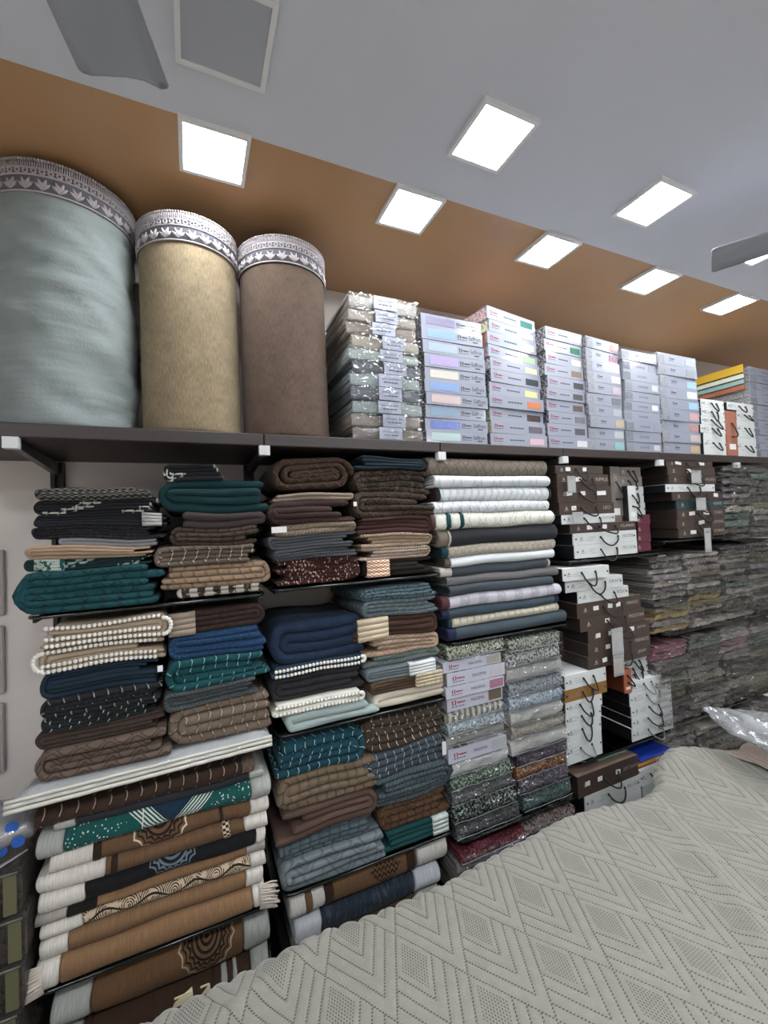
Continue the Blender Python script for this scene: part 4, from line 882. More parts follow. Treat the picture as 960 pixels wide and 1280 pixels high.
sheet_column([
 (634, 699, 793, 811, 'print', '#8e9488', '#2a2f2c', 'film pack of sheets with dark leaf print, top of the second column'),
 (633, 701, 811, 830, 'print', '#b9bbbc', '#33363a', 'film pack of white sheets with black ink print'),
 (634, 704, 830, 849, 'plain', '#a9a9a9', None, 'film pack of pale grey sheets in the second column, third down'),
 (636, 704, 849, 866, 'print', '#9aa0a8', '#5a626c', 'film pack of blue grey patterned sheets'),
 (638, 705, 866, 885, 'print', '#c2ccd4', '#6f8ca8', 'film pack of white sheets with blue print'),
 (640, 706, 885, 904, 'plain', '#b9bab8', None, 'film pack of white sheets below the blue print'),
 (641, 707, 904, 920, 'print', '#a8a398', '#8a857b', 'film pack of beige damask sheets'),
 (638, 708, 920, 938, 'plain', '#bcbab8', None, 'film pack of white sheets above the dark purple ones'),
 (644, 708, 938, 953, 'print', '#2c252b', '#55475a', 'film pack of dark purple sheets'),
 (645, 708, 953, 970, 'print', '#9a6a38', '#5a2c2c', 'film pack of orange brown sheets'),
 (650, 712, 970, 992, 'print', '#4f4854', '#8a8490', 'film pack of purple grey sheets under the orange ones'),
 (655, 715, 992, 1014, 'print', '#5c7472', '#2f4444', 'film pack of sea-green sheets on the low glass shelf'),
], .511, 1.456, .33, 42, 1.258)
sheet_column([
 (575, 655, 1051, 1066, 'print', '#5c2430', '#8a4a56', 'film pack of maroon sheets below the low glass shelf'),
 (572, 652, 1066, 1084, 'plain', '#8a8486', None, 'film pack of pale sheets below the maroon one'),
 (572, 652, 1084, 1130, 'plain', '#77706c', None, 'film pack of taupe sheets at the bottom under the maroon pack'),
], .27, 1.452, .33, 43, .493)
sheet_column([
 (655, 718, 1019, 1032, 'print', '#8f8a86', '#5c2a34', 'film pack of cream sheets with red print below the low shelf'),
 (655, 718, 1032, 1070, 'plain', '#5c4448', None, 'film pack of rose brown sheets at the bottom of the second column'),
], .27, 1.452, .33, 44, .493)
# ------------------------------------------------------------------ carry cases with rope handles
m_rope = plain('#121214', .8); m_rope2 = plain('#6f7274', .8); m_eye = plain('#15151a', .4, .5); m_stk = plain('#d6d8d8', .6); m_wtx = plain('#a8a39d', .6); m_pale = plain('#74787c', .6)
CB = {'b': ('#3a2d27', '#2c2320'), 'w': ('#c2c7c7', '#16171a'), 't': ('#1f3538', '#15181a'), 'g': ('#6e6761', '#3a3431'), 'm': ('#541a2c', '#3a1220'), 'o': ('#9a5236', '#5f3222'), 'y': ('#805c2c', '#5a4220'), 'l': ('#a9aeae', '#222426')}
def case(t, w_, h, d, kind, word='', rope=True, stickers=(), emblem=True, seed=0, rcol=None):
    rg = random.Random(seed); fc, sc = CB[kind]; y = -d / 2
    bobj(bevbox(w_ - .002, d - .004, h - .0012, .003, 1), 'body', plain(sc, .45, 0, .15), t)
    slab('front_panel', plain(fc, .5, 0, .1, .08, 20), t, 0, y + .003, h / 2, w_, h - .0015, .005); yf = y - .0022
    dark = kind in 'btgm'; ink = m_wtx if dark else m_pale
    mb = MB(); mb.box(-w_ / 2, w_ / 2, -d / 2 - .001, d / 2 - .004, h - .0016, h - .0004); mb.build('lid_edge', plain('#6a5a50' if dark else '#d9dcdc', .5), t, False)
    if emblem and h > .03:
        mb = MB(); s = min(.009, h * .2)
        for tri in ([(-1, -.8), (0, .9), (-.15, -.8)], [(.15, -.8), (0, .9), (1, -.8)]): mb.poly([(-w_ * .38 + a * s, yf - .0006, h * .58 + b * s) for a, b in tri])
        mb.box(-w_ * .38 - s * 1.3, -w_ * .38 + s * 1.3, yf - .0006, yf, h * .58 - s * 1.45, h * .58 - s * 1.2); mb.build('emblem', ink, t, False)
    if word: text(word, ink, t, w_ * .36, yf, h * .55, min(w_ * .24, .016 * len(word)), min(h * .3, .016))
    if not dark:
        for q in range(3): slab('printed_line', plain('#7c8083', .6), t, -w_ * .22 + rg.uniform(-.02, .02), yf, h * (.35 + .15 * q), .03 + .02 * rg.random(), .0016, .0005)
        for sx in (-.46, .46): mb = MB(); mb.tube([(w_ * sx, yf + .001, h * .5), (w_ * sx, yf - .0015, h * .5)], .004, 10); mb.build('rivet', m_eye, t, False)
    for a, ww in stickers: slab('sticker', m_stk, t, w_ * a, yf, h * .55, ww, min(h * .45, .02), .0006, rg.uniform(-.12, .12))
    if rope:
        r = rcol or m_rope; e0, e1 = -w_ * .10 + rg.uniform(-.01, .01), w_ * .17 + rg.uniform(-.01, .01); drop = rg.uniform(.035, .06)
        sw = rg.uniform(-.02, .03)
        for e in (e0, e1): mb = MB(); mb.tube([(e, yf + .001, h * .55), (e, yf - .002, h * .55)], .0055, 10); mb.build('eyelet', m_eye, t, False)
        mb = MB(); n = 12; P = []
        for i in range(n + 1):
            q = i / n; s = math.sin(PI * q)
            P.append((e0 + (e1 - e0) * q + sw * s, yf - .004 - .022 * s ** .7, h * .55 - drop * s ** .6))
        mb.tube(P, .0036, 6); mb.build('rope_handle', r, t)
def case_stack(items, base, Y, d, seed, group=None):
    i = 0
    for it, z, h in chain(items, base, Y):
        xl, xr, _, _, kind, word, label = it[:7]; ex = it[7] if len(it) > 7 else {}
        X0, X1 = Xof(xl, Y, z + h / 2), Xof(xr, Y, z + h / 2); i += 1
        t = thing('carry_case', label, 'carry case', ((X0 + X1) / 2, Y + ex.get('dy', 0) + d / 2, z), math.radians(ex.get('yaw', 0)), group)
        case(t, X1 - X0, h, d, kind, word, ex.get('rope', True), ex.get('st', ()), seed=seed * 20 + i, rcol=ex.get('rc'))
case_stack([
 (694, 753, 582, 593, 'b', '', 'thin brown carry case at the top under the shelf board', dict(st=((-.25, .03), (.1, .025)))),
 (696, 760, 593, 608, 'b', 'RIPPLE', 'brown carry case second in the upper stack, name on its right end', dict(st=((-.1, .04),))),
 (697, 764, 608, 630, 'b', '', 'tall brown carry case with three white stickers on its front', dict(st=((-.3, .035), (-.05, .03), (.3, .06)))),
 (699, 767, 630, 645, 'b', 'LEO', 'brown carry case with a three-letter name above a white one', dict(st=((-.25, .03),))),
 (702, 768, 645, 657, 'w', 'LEATHER', 'white carry case between brown cases in the upper stack'),
 (712, 794, 656, 668, 'b', 'CLARIS', 'wide brown carry case lying on two white ones', dict(st=((-.22, .035), (0, .035)))),
 (716, 795, 668, 683, 'w', 'HOTEL', 'white carry case, upper of the wide white pair'),
 (718, 796, 683, 700, 'w', 'MELODY', 'white carry case, lower of the wide white pair on glass'),
], 1.552, 1.456, .30, 51)
case_stack([
 (775, 800, 584, 595, 'g', '', 'small grey case at the top of the narrow stack'),
 (775, 802, 595, 608, 'g', '', 'small grey case second in the narrow stack'),
 (777, 804, 608, 628, 'l', '', 'pale grey case third in the narrow stack'),
 (778, 806, 628, 643, 'l', '', 'pale grey case resting on the maroon boxes'),
 (796, 812, 643, 655, 'm', '', 'maroon box, top of the maroon set', dict(rope=False)),
 (797, 812, 655, 666, 'm', '', 'maroon box, second of the maroon set', dict(rope=False)),
 (797, 813, 666, 677, 'm', '', 'maroon box, third of the maroon set', dict(rope=False)),
 (797, 813, 677, 688, 'm', '', 'maroon box, lowest of the maroon set on the glass', dict(rope=False)),
], 1.552, 1.50, .26, 52)
def upright(xl, xr, yt, yb, kind, label, Y, d, base=None, word='', rope=True, seed=3):
    X0, Zt = at((xl + xr) / 2, yt, Y); _, Zb = at((xl + xr) / 2, yb, Y); Zb = base if base else Zb; w_ = Xof(xr, Y, Zb + .1) - Xof(xl, Y, Zb + .1); xm = Xof((xl + xr) / 2, Y, (Zt + Zb) / 2)
    t = thing('carry_case', label, 'carry case', (xm, Y + d / 2, Zb)); fc, sc = CB[kind]; h = Zt - Zb
    bobj(bevbox(w_, d, h, .003, 1), 'body', plain(sc, .45), t); slab('front_panel', plain(fc, .5, grain=.08, gscale=20), t, 0, -d / 2 + .003, h / 2, w_ + .001, h - .002, .005)
    yf = -d / 2 - .002; slab('sticker', m_stk, t, 0, yf, h * .2, w_ * .6, h * .12, .0006)
    if word: text(word, m_wtx, t, 0, yf, h * .72, h * .3, w_ * .35, -PI / 2)
    for q in (.72, .42): mb = MB(); mb.tube([(0, yf + .001, h * q), (0, yf - .002, h * q)], .0055, 10); mb.build('eyelet', m_eye, t, False)
    if rope:
        mb = MB(); mb.tube([(.018 * math.sin(PI * i / 10) * 1.4, yf - .004 - .014 * math.sin(PI * i / 10), h * (.72 - .30 * i / 10) - .03 * math.sin(PI * i / 10)) for i in range(11)], .0036, 6); mb.build('rope_handle', m_rope, t)
upright(764, 776, 583, 654, 'g', 'taupe carry case standing on end beside the upper stack', 1.50, .26, word='COMFORT')
upright(786, 795, 607, 652, 'w', 'narrow white case on end against the small grey cases', 1.462, .036)
case_stack([
 (832, 890, 576, 585, 'b', '', 'brown carry case at the top of the tall far stack', dict(st=((-.25, .05), (.25, .05)))),
 (834, 893, 585, 597, 'b', '', 'brown carry case second in the tall far stack', dict(st=((-.05, .05),))),
 (836, 895, 597, 610, 'b', 'ROSSI', 'brown carry case third in the tall far stack, above the white one'),
 (832, 893, 610, 621, 'w', '', 'white carry case in the middle of the tall far stack'),
 (840, 901, 621, 633, 'b', '', 'brown carry case between the white and teal cases', dict(st=((.38, .04),))),
 (845, 904, 633, 646, 't', 'VERVE', 'dark teal carry case in the tall far stack'),
 (846, 905, 646, 660, 'b', 'TURBO', 'brown carry case just under the teal one', dict(st=((-.2, .05), (.1, .05)))),
 (846, 905, 660, 673, 'b', 'ROYALE', 'brown carry case second from bottom in the tall far stack', dict(st=((.0, .05),))),
 (848, 906, 673, 687, 'b', 'ATHENA', 'brown carry case at the bottom of the tall far stack', dict(st=((-.2, .05),))),
], 1.607, 1.456, .34, 53)
case_stack([
 (703, 756, 708, 723, 'w', '', 'white carry case at the very top of the middle stack', dict(dy=-.02, yaw=-4)),
 (710, 777, 723, 738, 'w', 'CRAFT', 'white carry case second in the middle stack', dict(yaw=-3)),
 (722, 785, 738, 752, 'w', 'ROXY', 'white carry case resting on the first dark brown one'),
 (721, 800, 752, 770, 'b', 'MANGO', 'dark brown carry case named after a fruit', dict(st=((-.22, .035), (0, .03), (.13, .03)))),
 (725, 805, 770, 786, 'b', 'PRESTON', 'dark brown carry case second below the white ones', dict(st=((-.1, .03),))),
 (735, 811, 786, 802, 'b', 'JOYA', 'dark brown carry case with four-letter name and clear tag', dict(st=((-.35, .03), (-.15, .03), (.2, .03)))),
 (735, 812, 802, 817, 'b', 'MERRICK', 'dark brown carry case second from bottom of the brown run', dict(st=((-.2, .03),))),
 (735, 812, 817, 832, 'b', 'JEEP', 'dark brown carry case, lowest of the brown run', dict(st=((-.25, .03),))),
 (706, 757, 836, 853, 'w', '', 'white carry case directly under the brown run'),
 (706, 758, 853, 868, 'y', '', 'mustard brown carry case with black rope handle'),
 (707, 752, 868, 882, 'w', '', 'white carry case under the mustard one'),
 (707, 751, 882, 897, 'w', '', 'white carry case second under the mustard one'),
 (708, 751, 897, 914, 'w', '', 'white carry case third under the mustard one'),
 (708, 752, 914, 943, 'w', '', 'tall white carry case with grey rope standing on the glass', dict(rc=m_rope2)),
], .645, 1.456, .28, 54)
case_stack([
 (787, 815, 825, 834, 'l', '', 'small pale case, top of the right-hand lower pile', dict(dy=.03)),
 (787, 816, 834, 842, 'l', '', 'small pale case, second of the right-hand lower pile', dict(dy=.03)),
 (788, 817, 842, 851, 'l', '', 'small pale case, third of the right-hand lower pile', dict(dy=.03)),
 (788, 826, 850, 864, 'w', '', 'white case with grey rope between small pale and wide white cases', dict(rc=m_rope2)),
 (787, 838, 866, 884, 'w', '', 'wide white case with a long grey rope, upper of four', dict(rc=m_rope2)),
 (789, 839, 884, 899, 'w', '', 'wide white case, second of four'),
 (790, 840, 899, 913, 'w', '', 'wide white case, third of four'),
 (790, 841, 913, 930, 'w', '', 'wide white case, lowest of four on the glass', dict(rc=m_rope2)),
], .645, 1.456, .27, 55)
upright(780, 789, 836, 868, 'o', 'orange narrow case standing on end beside the small pale cases', 1.452, .20, base=at(785, 866, 1.452)[1], seed=6)
for xl, xr, c, lab in ((783, 793, '#3a352f', 'dark sample board standing on edge beside the brown carry cases'), (793, 803, '#6a6056', 'taupe sample board standing on edge'), (803, 810, '#2a2725', 'black sample board standing on edge'), (810, 818, '#8f8d86', 'pale sample board standing on edge beside the clothes packets')):
    X0 = Xof(xl, 1.745, 1.3); X1 = Xof(xr, 1.745, 1.3); z0 = at(800, 812, 1.745)[1]; z1 = at(800, 704, 1.745)[1]
    t = thing('sample_board', lab, 'sample board', ((X0 + X1) / 2, 1.80, z0)); bobj(bevbox(X1 - X0 - .004, .11, z1 - z0, .003, 1), 'board', plain(c, .5, grain=.1), t)
    slab('spine_label', plain('#4d4a47', .5), t, 0, -.055, (z1 - z0) * .8, (X1 - X0) * .7, .06)
t = thing('sample_shelf', 'dark ledge carrying the sample boards', 'shelf', ((Xof(800, 1.745, 1.1)), 1.80, at(800, 812, 1.745)[1] - .012)); bobj(bevbox(.27, .11, .012, .002, 1), 'ledge', m_lam, t); mb = MB(); mb.box(-.07, -.05, .01, .03, .645 - t.location.z, 0); mb.box(.05, .07, .01, .03, .645 - t.location.z, 0); mb.build('bracket', m_post, t, False)
o = bobj(bevbox(.012, .30, .22, .002, 1), 'divider_plate', m_post, None, (Xof(758, 1.47, .78), 1.66, .645)); tag(o, 'dark metal divider plate between the two lower white case piles', 'divider')
case_stack([
 (722, 797, 957, 982, 'b', 'SOFT TOUCH', 'dark brown carry case below the low glass shelf with pale booklet on it', dict(st=((-.35, .03), (-.15, .03), (.15, .03)))),
 (731, 800, 982, 1000, 'w', 'BLISS', 'white carry case under the brown one below the low glass shelf'),
 (735, 802, 1000, 1040, 'w', '', 'white carry case at the bottom, half hidden behind the grey bedspread'),
], .275, 1.44, .30, 56)
case_stack([
 (800, 831, 957, 977, 'w', '', 'small white case under the red and yellow sleeves'),
 (804, 832, 977, 1020, 'l', '', 'pale grey case half hidden behind the grey bedspread', dict(rope=False)),
], .275, 1.44, .30, 57)
zb = at(815, 956, 1.44)[1]
for i, (c, h, lab) in enumerate((('#8a1f1a', .008, 'thin red sleeve lying on the small white case'), ('#c9a22c', .016, 'yellow sleeve lying on the red one'), ('#b5601f', .008, 'thin orange sleeve under the blue folder'), ('#1a3590', .012, 'bright blue folder on the coloured sleeves'))):
    X0 = Xof(797, 1.44, zb); X1 = Xof(832 if i < 3 else 842, 1.44, zb); t = thing('sleeve' if i < 3 else 'folder', lab, 'folder', ((X0 + X1) / 2, 1.58 - (.01 if i == 3 else 0), zb)); bobj(bevbox(X1 - X0 - i * .012, .27, h, .002, 1), 'cover', plain(c, .4, 0, .3), t)
    slab('spine_label', plain('#d6d2c8', .5), t, (X1 - X0) * .25, -.135, h / 2, .03, h * .5, .0012); zb += h
t = thing('booklet', 'pale green booklet lying on the brown case below the low shelf', 'booklet', (Xof(762, 1.5, .6), 1.55, at(760, 957, 1.44)[1] + .002)); bobj(bevbox(.20, .14, .004, .001, 1), 'cover', plain('#a9c2b4', .5), t); slab('printed_line', plain('#5f8a6a', .6), t, 0, -.07, .002, .1, .002)
# rope-handle boxes on the top shelf
case_stack([
 (876, 904, 500, 510, 'w', '', 'white rope-handle box on the top shelf, topmost of its stack', dict(rope=True)),
 (877, 905, 510, 520, 'w', '', 'white rope-handle box on the top shelf, second of its stack'),
 (877, 906, 520, 530, 'w', '', 'white rope-handle box on the top shelf, third of its stack'),
 (876, 907, 530, 540, 'w', '', 'white rope-handle box on the top shelf, fourth of its stack'),
 (880, 907, 540, 566, 'w', '', 'tall white rope-handle box at the bottom beside the salmon one'),
], ZT, 1.46, .30, 58)
case_stack([
 (909, 941, 504, 513, 'w', '', 'white rope-handle box lying over the salmon case', dict(dy=.0)),
 (921, 941, 513, 524, 'w', '', 'white rope-handle box second behind the salmon case'),
 (921, 943, 524, 544, 'w', '', 'white rope-handle box third behind the salmon case'),
 (921, 945, 544, 566, 'w', '', 'white rope-handle box at the bottom behind the salmon case'),
], ZT, 1.46, .30, 59)
CB['s'] = ('#95604e', '#70443a')
upright(908, 921, 514, 566, 's', 'salmon case standing on end between the white rope-handle boxes', 1.455, .25, base=ZT, seed=8)
# clear swing tags hanging off the ropes
m_tagf = clear_film('tag_film', (.9, .92, .93, 1), .12, .1, .25)
for x, y0, y1, wpx, lab in ((714, 595, 616, 10, 'small clear swing tag on the second upper case'), (722, 640, 655, 13, 'clear swing tag with blue picture on the lettered brown case'), (870, 588, 604, 12, 'white paper swing tag near the top of the tall far stack'), (876, 622, 638, 12, 'white paper swing tag on the teal case'), (771, 785, 818, 14, 'clear swing tag with white card on the dark brown run'), (773, 818, 845, 13, 'clear swing tag with cream card hanging below the brown run'), (884, 660, 690, 8, 'clear film tag on the lowest cases of the far stack')):
    Y = 1.425; X, Zt = at(x, y0, Y); _, Zb = at(x, y1, Y); w_ = at(x + wpx, y0, Y)[0] - X; h = Zt - Zb
    t = thing('swing_tag', lab, 'tag', (X, Y, Zb)); mb = MB(); mb.box(-w_ / 2, w_ / 2, -.001, .001, 0, h); mb.build('sleeve', m_tagf, t, False)
    slab('card', plain('#d6d5cf' if 'cream' not in lab else '#cfc4a6', .6), t, 0, .0008, h * .45, w_ * .8, h * .7, .0012); mb = MB(); mb.tube([(0, 0, h), (.003, .006, h + .012), (0, .025, h + .02)], .001, 5); mb.build('string', m_rope, t)
# ------------------------------------------------------------------ folded clothes in clear bags
PK = [('#9a928d', 'stripe', '#7a7370'), ('#aaa29c', 'plain', None), ('#6a6563', 'plain', None), ('#9a9294', 'stripe', '#7f787a'), ('#5a5658', 'plain', None), ('#8a8370', 'plain', None),
      ('#8c8688', 'plain', None), ('#b0aaa0', 'stripe', '#8d887f'), ('#646860', 'plain', None), ('#545050', 'stripe', '#706b6a'), ('#b09a6c', 'plain', None), ('#976e78', 'plain', None), ('#6f807a', 'plain', None), ('#bab5ae', 'plain', None)]
_pk = []
for i, (c, p, c2) in enumerate(PK):
    rg = random.Random(200 + i); mb = ffold(1.0 * .30, .30, .032, 3, rg, 30, .6, 3, 9, .72)
    def fn(x, y, z, i=i):
        e = abs(nz(x * 16 + i * 5, y * 9, z * 60)); e2 = abs(nz(x * 34 + i, y * 20 + 3, z * 95)); g = nz(x * 9 + i * 3, y * 7, z * 30)
        return (x + .010 * g, y + .014 - .026 * e - .012 * e2, max(0, z + .008 * g + .012 * (e - .3) - .006 * (e2 - .3)))
    mb.xform(fn); mb.xform(lambda x, y, z: (x / .30, y, z / .032)); _pk.append(mb.data('clothes_packet', fab(c, p, c2, coat=1.0, s=.45)))
ORD2 = ['topmost', 'second down', 'third down', 'fourth down', 'fifth down', 'sixth down', 'seventh down', 'eighth down', 'ninth down', 'tenth down', 'eleventh down', 'twelfth down', 'thirteenth down']
COLN = ['grey striped', 'light taupe', 'dark grey', 'rose grey striped', 'charcoal', 'olive taupe', 'stone grey', 'beige striped', 'moss grey', 'black striped', 'mustard', 'dusty pink', 'sea-green', 'pale grey']
def packets(xl, xr, base, ytop, n, where, seed, Y=1.46, w_pad=.0, force=None):
    rg = random.Random(seed); X0, X1 = Xof(xl, Y, base + .05), Xof(xr, Y, base + .05); Zt = at((xl + xr) / 2, ytop, Y)[1]
    hs = [rg.uniform(.75, 1.3) for _ in range(n)]; S = (Zt - base) / sum(hs); z = base
    for i in range(n):
        h = hs[i] * S; k = (force or {}).get(n - 1 - i); k = rg.choice([0, 1, 2, 3, 4, 5, 6, 7, 8, 9, 13, 2, 4, 9, 12]) if k is None else k
        w_ = (X1 - X0) * rg.uniform(.92, 1.06); o = thing('clothes_packet', '', ''); o2 = link('folded_cloth', _pk[k], o)
        o.location = ((X0 + X1) / 2 + rg.uniform(-.012, .012), Y + rg.uniform(-.02, .012), z); o2.scale = (w_, 1.15, h * 1.02); film_wrap(o, w_ * .97, h * .95, -.008, int(rg.random() * 60), .32)
        tag(o, '%s bagged cloth, %s %s' % (COLN[k], ORD2[n - 1 - i], where), 'clothes packet', 'folded clothes in clear bags'); z += h
rl, rr = 820, 862
packets(820, 862, 1.125, 694, 12, 'in the pile beside the sample boards', 61, force={9: 10, 11: 10})
packets(863, 905, 1.125, 690, 12, 'in second pile past sample boards', 62, force={7: 10, 5: 13})
packets(820, 864, .662, 804, 12, 'in the pile beside the wide white cases', 63, force={0: 11, 1: 11})
packets(865, 906, .662, 790, 12, 'in second pile past white cases', 64, force={9: 7})
packets(907, 941, 1.572, 582, 11, 'in the high pile of the far bay', 65, force={7: 12, 8: 12})
packets(942, 972, 1.572, 584, 11, 'in high end pile of far bay', 66)
packets(908, 940, 1.127, 680, 13, 'in the middle pile of the far bay', 67)
packets(941, 972, 1.127, 676, 13, 'in middle end pile of far bay', 68)
packets(907, 940, .667, 774, 13, 'in the low pile of the far bay', 69, force={3: 11})
packets(941, 972, .667, 768, 13, 'in low end pile of far bay', 70)
packets(836, 872, .275, 915, 8, 'in bottom pile behind the grey bedspread', 71)
packets(872, 910, .275, 905, 9, 'in the bottom pile below the clear bag', 72)
packets(909, 942, .275, 887, 9, 'in the bottom pile of the far bay', 73)
packets(942, 972, .275, 877, 9, 'in bottom end pile of far bay', 74)
# ------------------------------------------------------------------ bed with the grey quilted bedspread
m_q = NT('grey_quilted_cloth'); n = m_q
uv = n.nd('ShaderNodeTexCoord').outputs['UV']; uu, vv, _ = n.sep(uv)     # uv = lattice coordinates p,q of the stitched rhombus pattern
pf, qf = n.ma('FRACT', uu), n.ma('FRACT', vv); mx = n.ma('MAXIMUM', pf, qf); mn = n.ma('MINIMUM', pf, qf)
patch = n.ma('LESS_THAN', n.ma('MAXIMUM', n.ma('ABSOLUTE', n.ma('SUBTRACT', pf, .25)), n.ma('ABSOLUTE', n.ma('SUBTRACT', qf, .25))), .175)
along = n.ma('ADD', pf, qf)
def ringline(c, w_): return n.ma('LESS_THAN', n.ma('ABSOLUTE', n.ma('SUBTRACT', mx, c)), w_)
lines = n.ma('MAXIMUM', n.ma('MAXIMUM', ringline(.50, .0125), ringline(.66, .0125)), n.ma('MAXIMUM', ringline(.82, .0125), ringline(.985, .0125)))
dots = n.ma('GREATER_THAN', n.ma('SINE', n.ma('MULTIPLY', along, 170)), -.3)
lines = n.ma('MULTIPLY', lines, dots)
hole = n.ma('MULTIPLY', n.ma('GREATER_THAN', n.ma('SINE', n.ma('MULTIPLY', uu, 2 * PI * 27)), -.1), n.ma('GREATER_THAN', n.ma('SINE', n.ma('MULTIPLY', vv, 2 * PI * 27)), -.1))
holes = n.ma('MULTIPLY', patch, hole)
mk = n.ma('MAXIMUM', n.ma('MULTIPLY', lines, .8), n.ma('MULTIPLY', holes, .75))
oc = n.nd('ShaderNodeTexCoord').outputs['Object']; fz = n.noise(oc, 38, 5, .7); fz2 = n.noise(oc, 420, 2)
fz3 = n.ma('MULTIPLY_ADD', fz2, .5, n.ma('MULTIPLY', fz, .5))
bc = n.mix(fz3, lin('#66645d'), lin('#95938a'))
n.lk(n.mix(mk, bc, lin('#2b2a27')), n.b.inputs['Base Color']); n.b.inputs['Roughness'].default_value = .9; n.b.inputs['Sheen Weight'].default_value = .3
hh = n.ma('SUBTRACT', n.ma('MULTIPLY', n.ma('ADD', fz, fz2), .3), n.ma('MULTIPLY', mk, 1.2)); n.bump(hh, .8, .003)
BX0, BX1, BZ = -.62, 2.75, .745
XS = np.concatenate([np.linspace(BX0, -.25, 40, endpoint=False), np.linspace(-.25, 2.1, 620, endpoint=False), np.linspace(2.1, BX1, 80)])
VS = np.concatenate([np.linspace(0, .55, 50, endpoint=False), np.linspace(.55, .985, 280, endpoint=False), np.linspace(.985, 1, 12)])
XX, VV = np.meshgrid(XS, VS)
YN0 = -.55
edge0 = np.interp(XX, [-.62, -.16, .05, .27, .45, .63, .85, 1.1, 1.27, 1.44, 1.54, 1.62, 1.74, 1.88, 2.0, 2.2, 2.75], [1.05, 1.085, 1.105, 1.115, 1.105, 1.105, 1.125, 1.135, 1.12, 1.085, 1.095, 1.15, 1.18, 1.15, 1.11, 1.07, 1.05])
scal = np.abs(np.sin(XX / .052 * np.pi)) ** .6 * .014 - .014
EDG = edge0 + scal
YY = YN0 + (EDG - YN0) * VV
dist = EDG - YY
a_, b_ = .0915, .163
ct, st_ = math.cos(.09), math.sin(.09)
RX = (XX - .90) * ct + (YY - .87) * st_; RY = -(XX - .90) * st_ + (YY - .87) * ct
PP = RX / (2 * a_) - RY / (2 * b_); QQ = -RX / (2 * a_) - RY / (2 * b_)
fp, fq = PP % 1, QQ % 1; mxx = np.maximum(fp, fq)
gro = np.zeros_like(XX)
for c in (.5, .66, .82, .985): gro = np.maximum(gro, np.clip(1 - np.abs(mxx - c) / .05, 0, 1) ** 1.5)
def gn(sx, sy, s): 
    rs = np.random.RandomState(s); out = np.zeros_like(XX)
    for k in range(9):
        an = rs.uniform(0, 2 * np.pi); fr = rs.uniform(.6, 1.6); out += np.sin((XX * np.cos(an) * sx + YY * np.sin(an) * sy) * fr + rs.uniform(0, 6.28)) / 9
    return out
ZZ = BZ - .0032 * gro + .010 * gn(7, 7, 1) + .005 * gn(22, 22, 2)
fold = lambda cx, cy, ang, wd, hh, ln: hh * np.exp(-(((XX - cx) * -np.sin(ang) + (YY - cy) * np.cos(ang)) / wd) ** 2) * np.exp(-(((XX - cx) * np.cos(ang) + (YY - cy) * np.sin(ang)) / ln) ** 2)
ZZ += fold(1.76, 1.15, .0, .13, .062, .20) + fold(1.05, 1.06, .1, .05, .012, .25) + fold(.1, 1.02, .35, .03, .012, .2) + fold(1.35, .85, 1.1, .03, .010, .22) + fold(1.2, .62, .9, .025, .008, .25) + fold(1.75, .95, 2.0, .04, .014, .2)
ZZ -= .035 * np.clip(1 - dist / .05, 0, 1) ** 2
nr, nc = XX.shape
verts = np.stack([XX, YY, ZZ], -1).reshape(-1, 3)
under1 = np.stack([XX[-1], YY[-1] - .002, ZZ[-1] - .014], -1); under2 = np.stack([XX[-1], YY[-1] - .05, np.maximum(ZZ[-1] - .016, .70)], -1)
verts = np.concatenate([verts, under1, under2]); nr2 = nr + 2
idx = np.arange(nr2 * nc).reshape(nr2, nc)
faces = np.stack([idx[:-1, :-1], idx[:-1, 1:], idx[1:, 1:], idx[1:, :-1]], -1).reshape(-1, 4)
UVv = np.stack([np.concatenate([PP.ravel(), PP[-1], PP[-1]]), np.concatenate([QQ.ravel(), QQ[-1], QQ[-1]])], -1) + 40
base_loc = np.array([1.0, .25, .70]); me = bpy.data.meshes.new('bedspread')
me.vertices.add(len(verts)); me.vertices.foreach_set('co', (verts - base_loc).ravel()); me.loops.add(faces.size); me.loops.foreach_set('vertex_index', faces.ravel().astype(np.int32))
me.polygons.add(len(faces)); me.polygons.foreach_set('loop_start', np.arange(0, faces.size, 4, dtype=np.int32)); me.polygons.foreach_set('use_smooth', np.ones(len(faces), dtype=bool))
ul = me.uv_layers.new(name='UVMap'); ul.data.foreach_set('uv', UVv[faces.ravel()].ravel().astype(np.float32)); me.materials.append(m_q.m); me.update(calc_edges=True); me.validate()
o = link('quilted_bedspread', me, None, tuple(base_loc)); tag(o, 'grey quilted bedspread with stitched diamonds spread over the display bed', 'bedspread')
t = thing('display_bed', 'low upholstered display bed under the grey quilted bedspread', 'bed', (1.05, .27, 0))
bobj(bevbox(3.2, 1.54, .425, .02, 2), 'mattress', plain('#8d8a84', .9), t, (0, 0, .26), True); bobj(bevbox(3.16, 1.50, .18, .005, 1), 'base', m_lam, t, (0, 0, .08))
for sx in (-1.45, 1.45):
    for sy in (-.6, .6): bobj(bevbox(.08, .08, .08, .004, 1), 'leg', m_post, t, (sx, sy, 0))
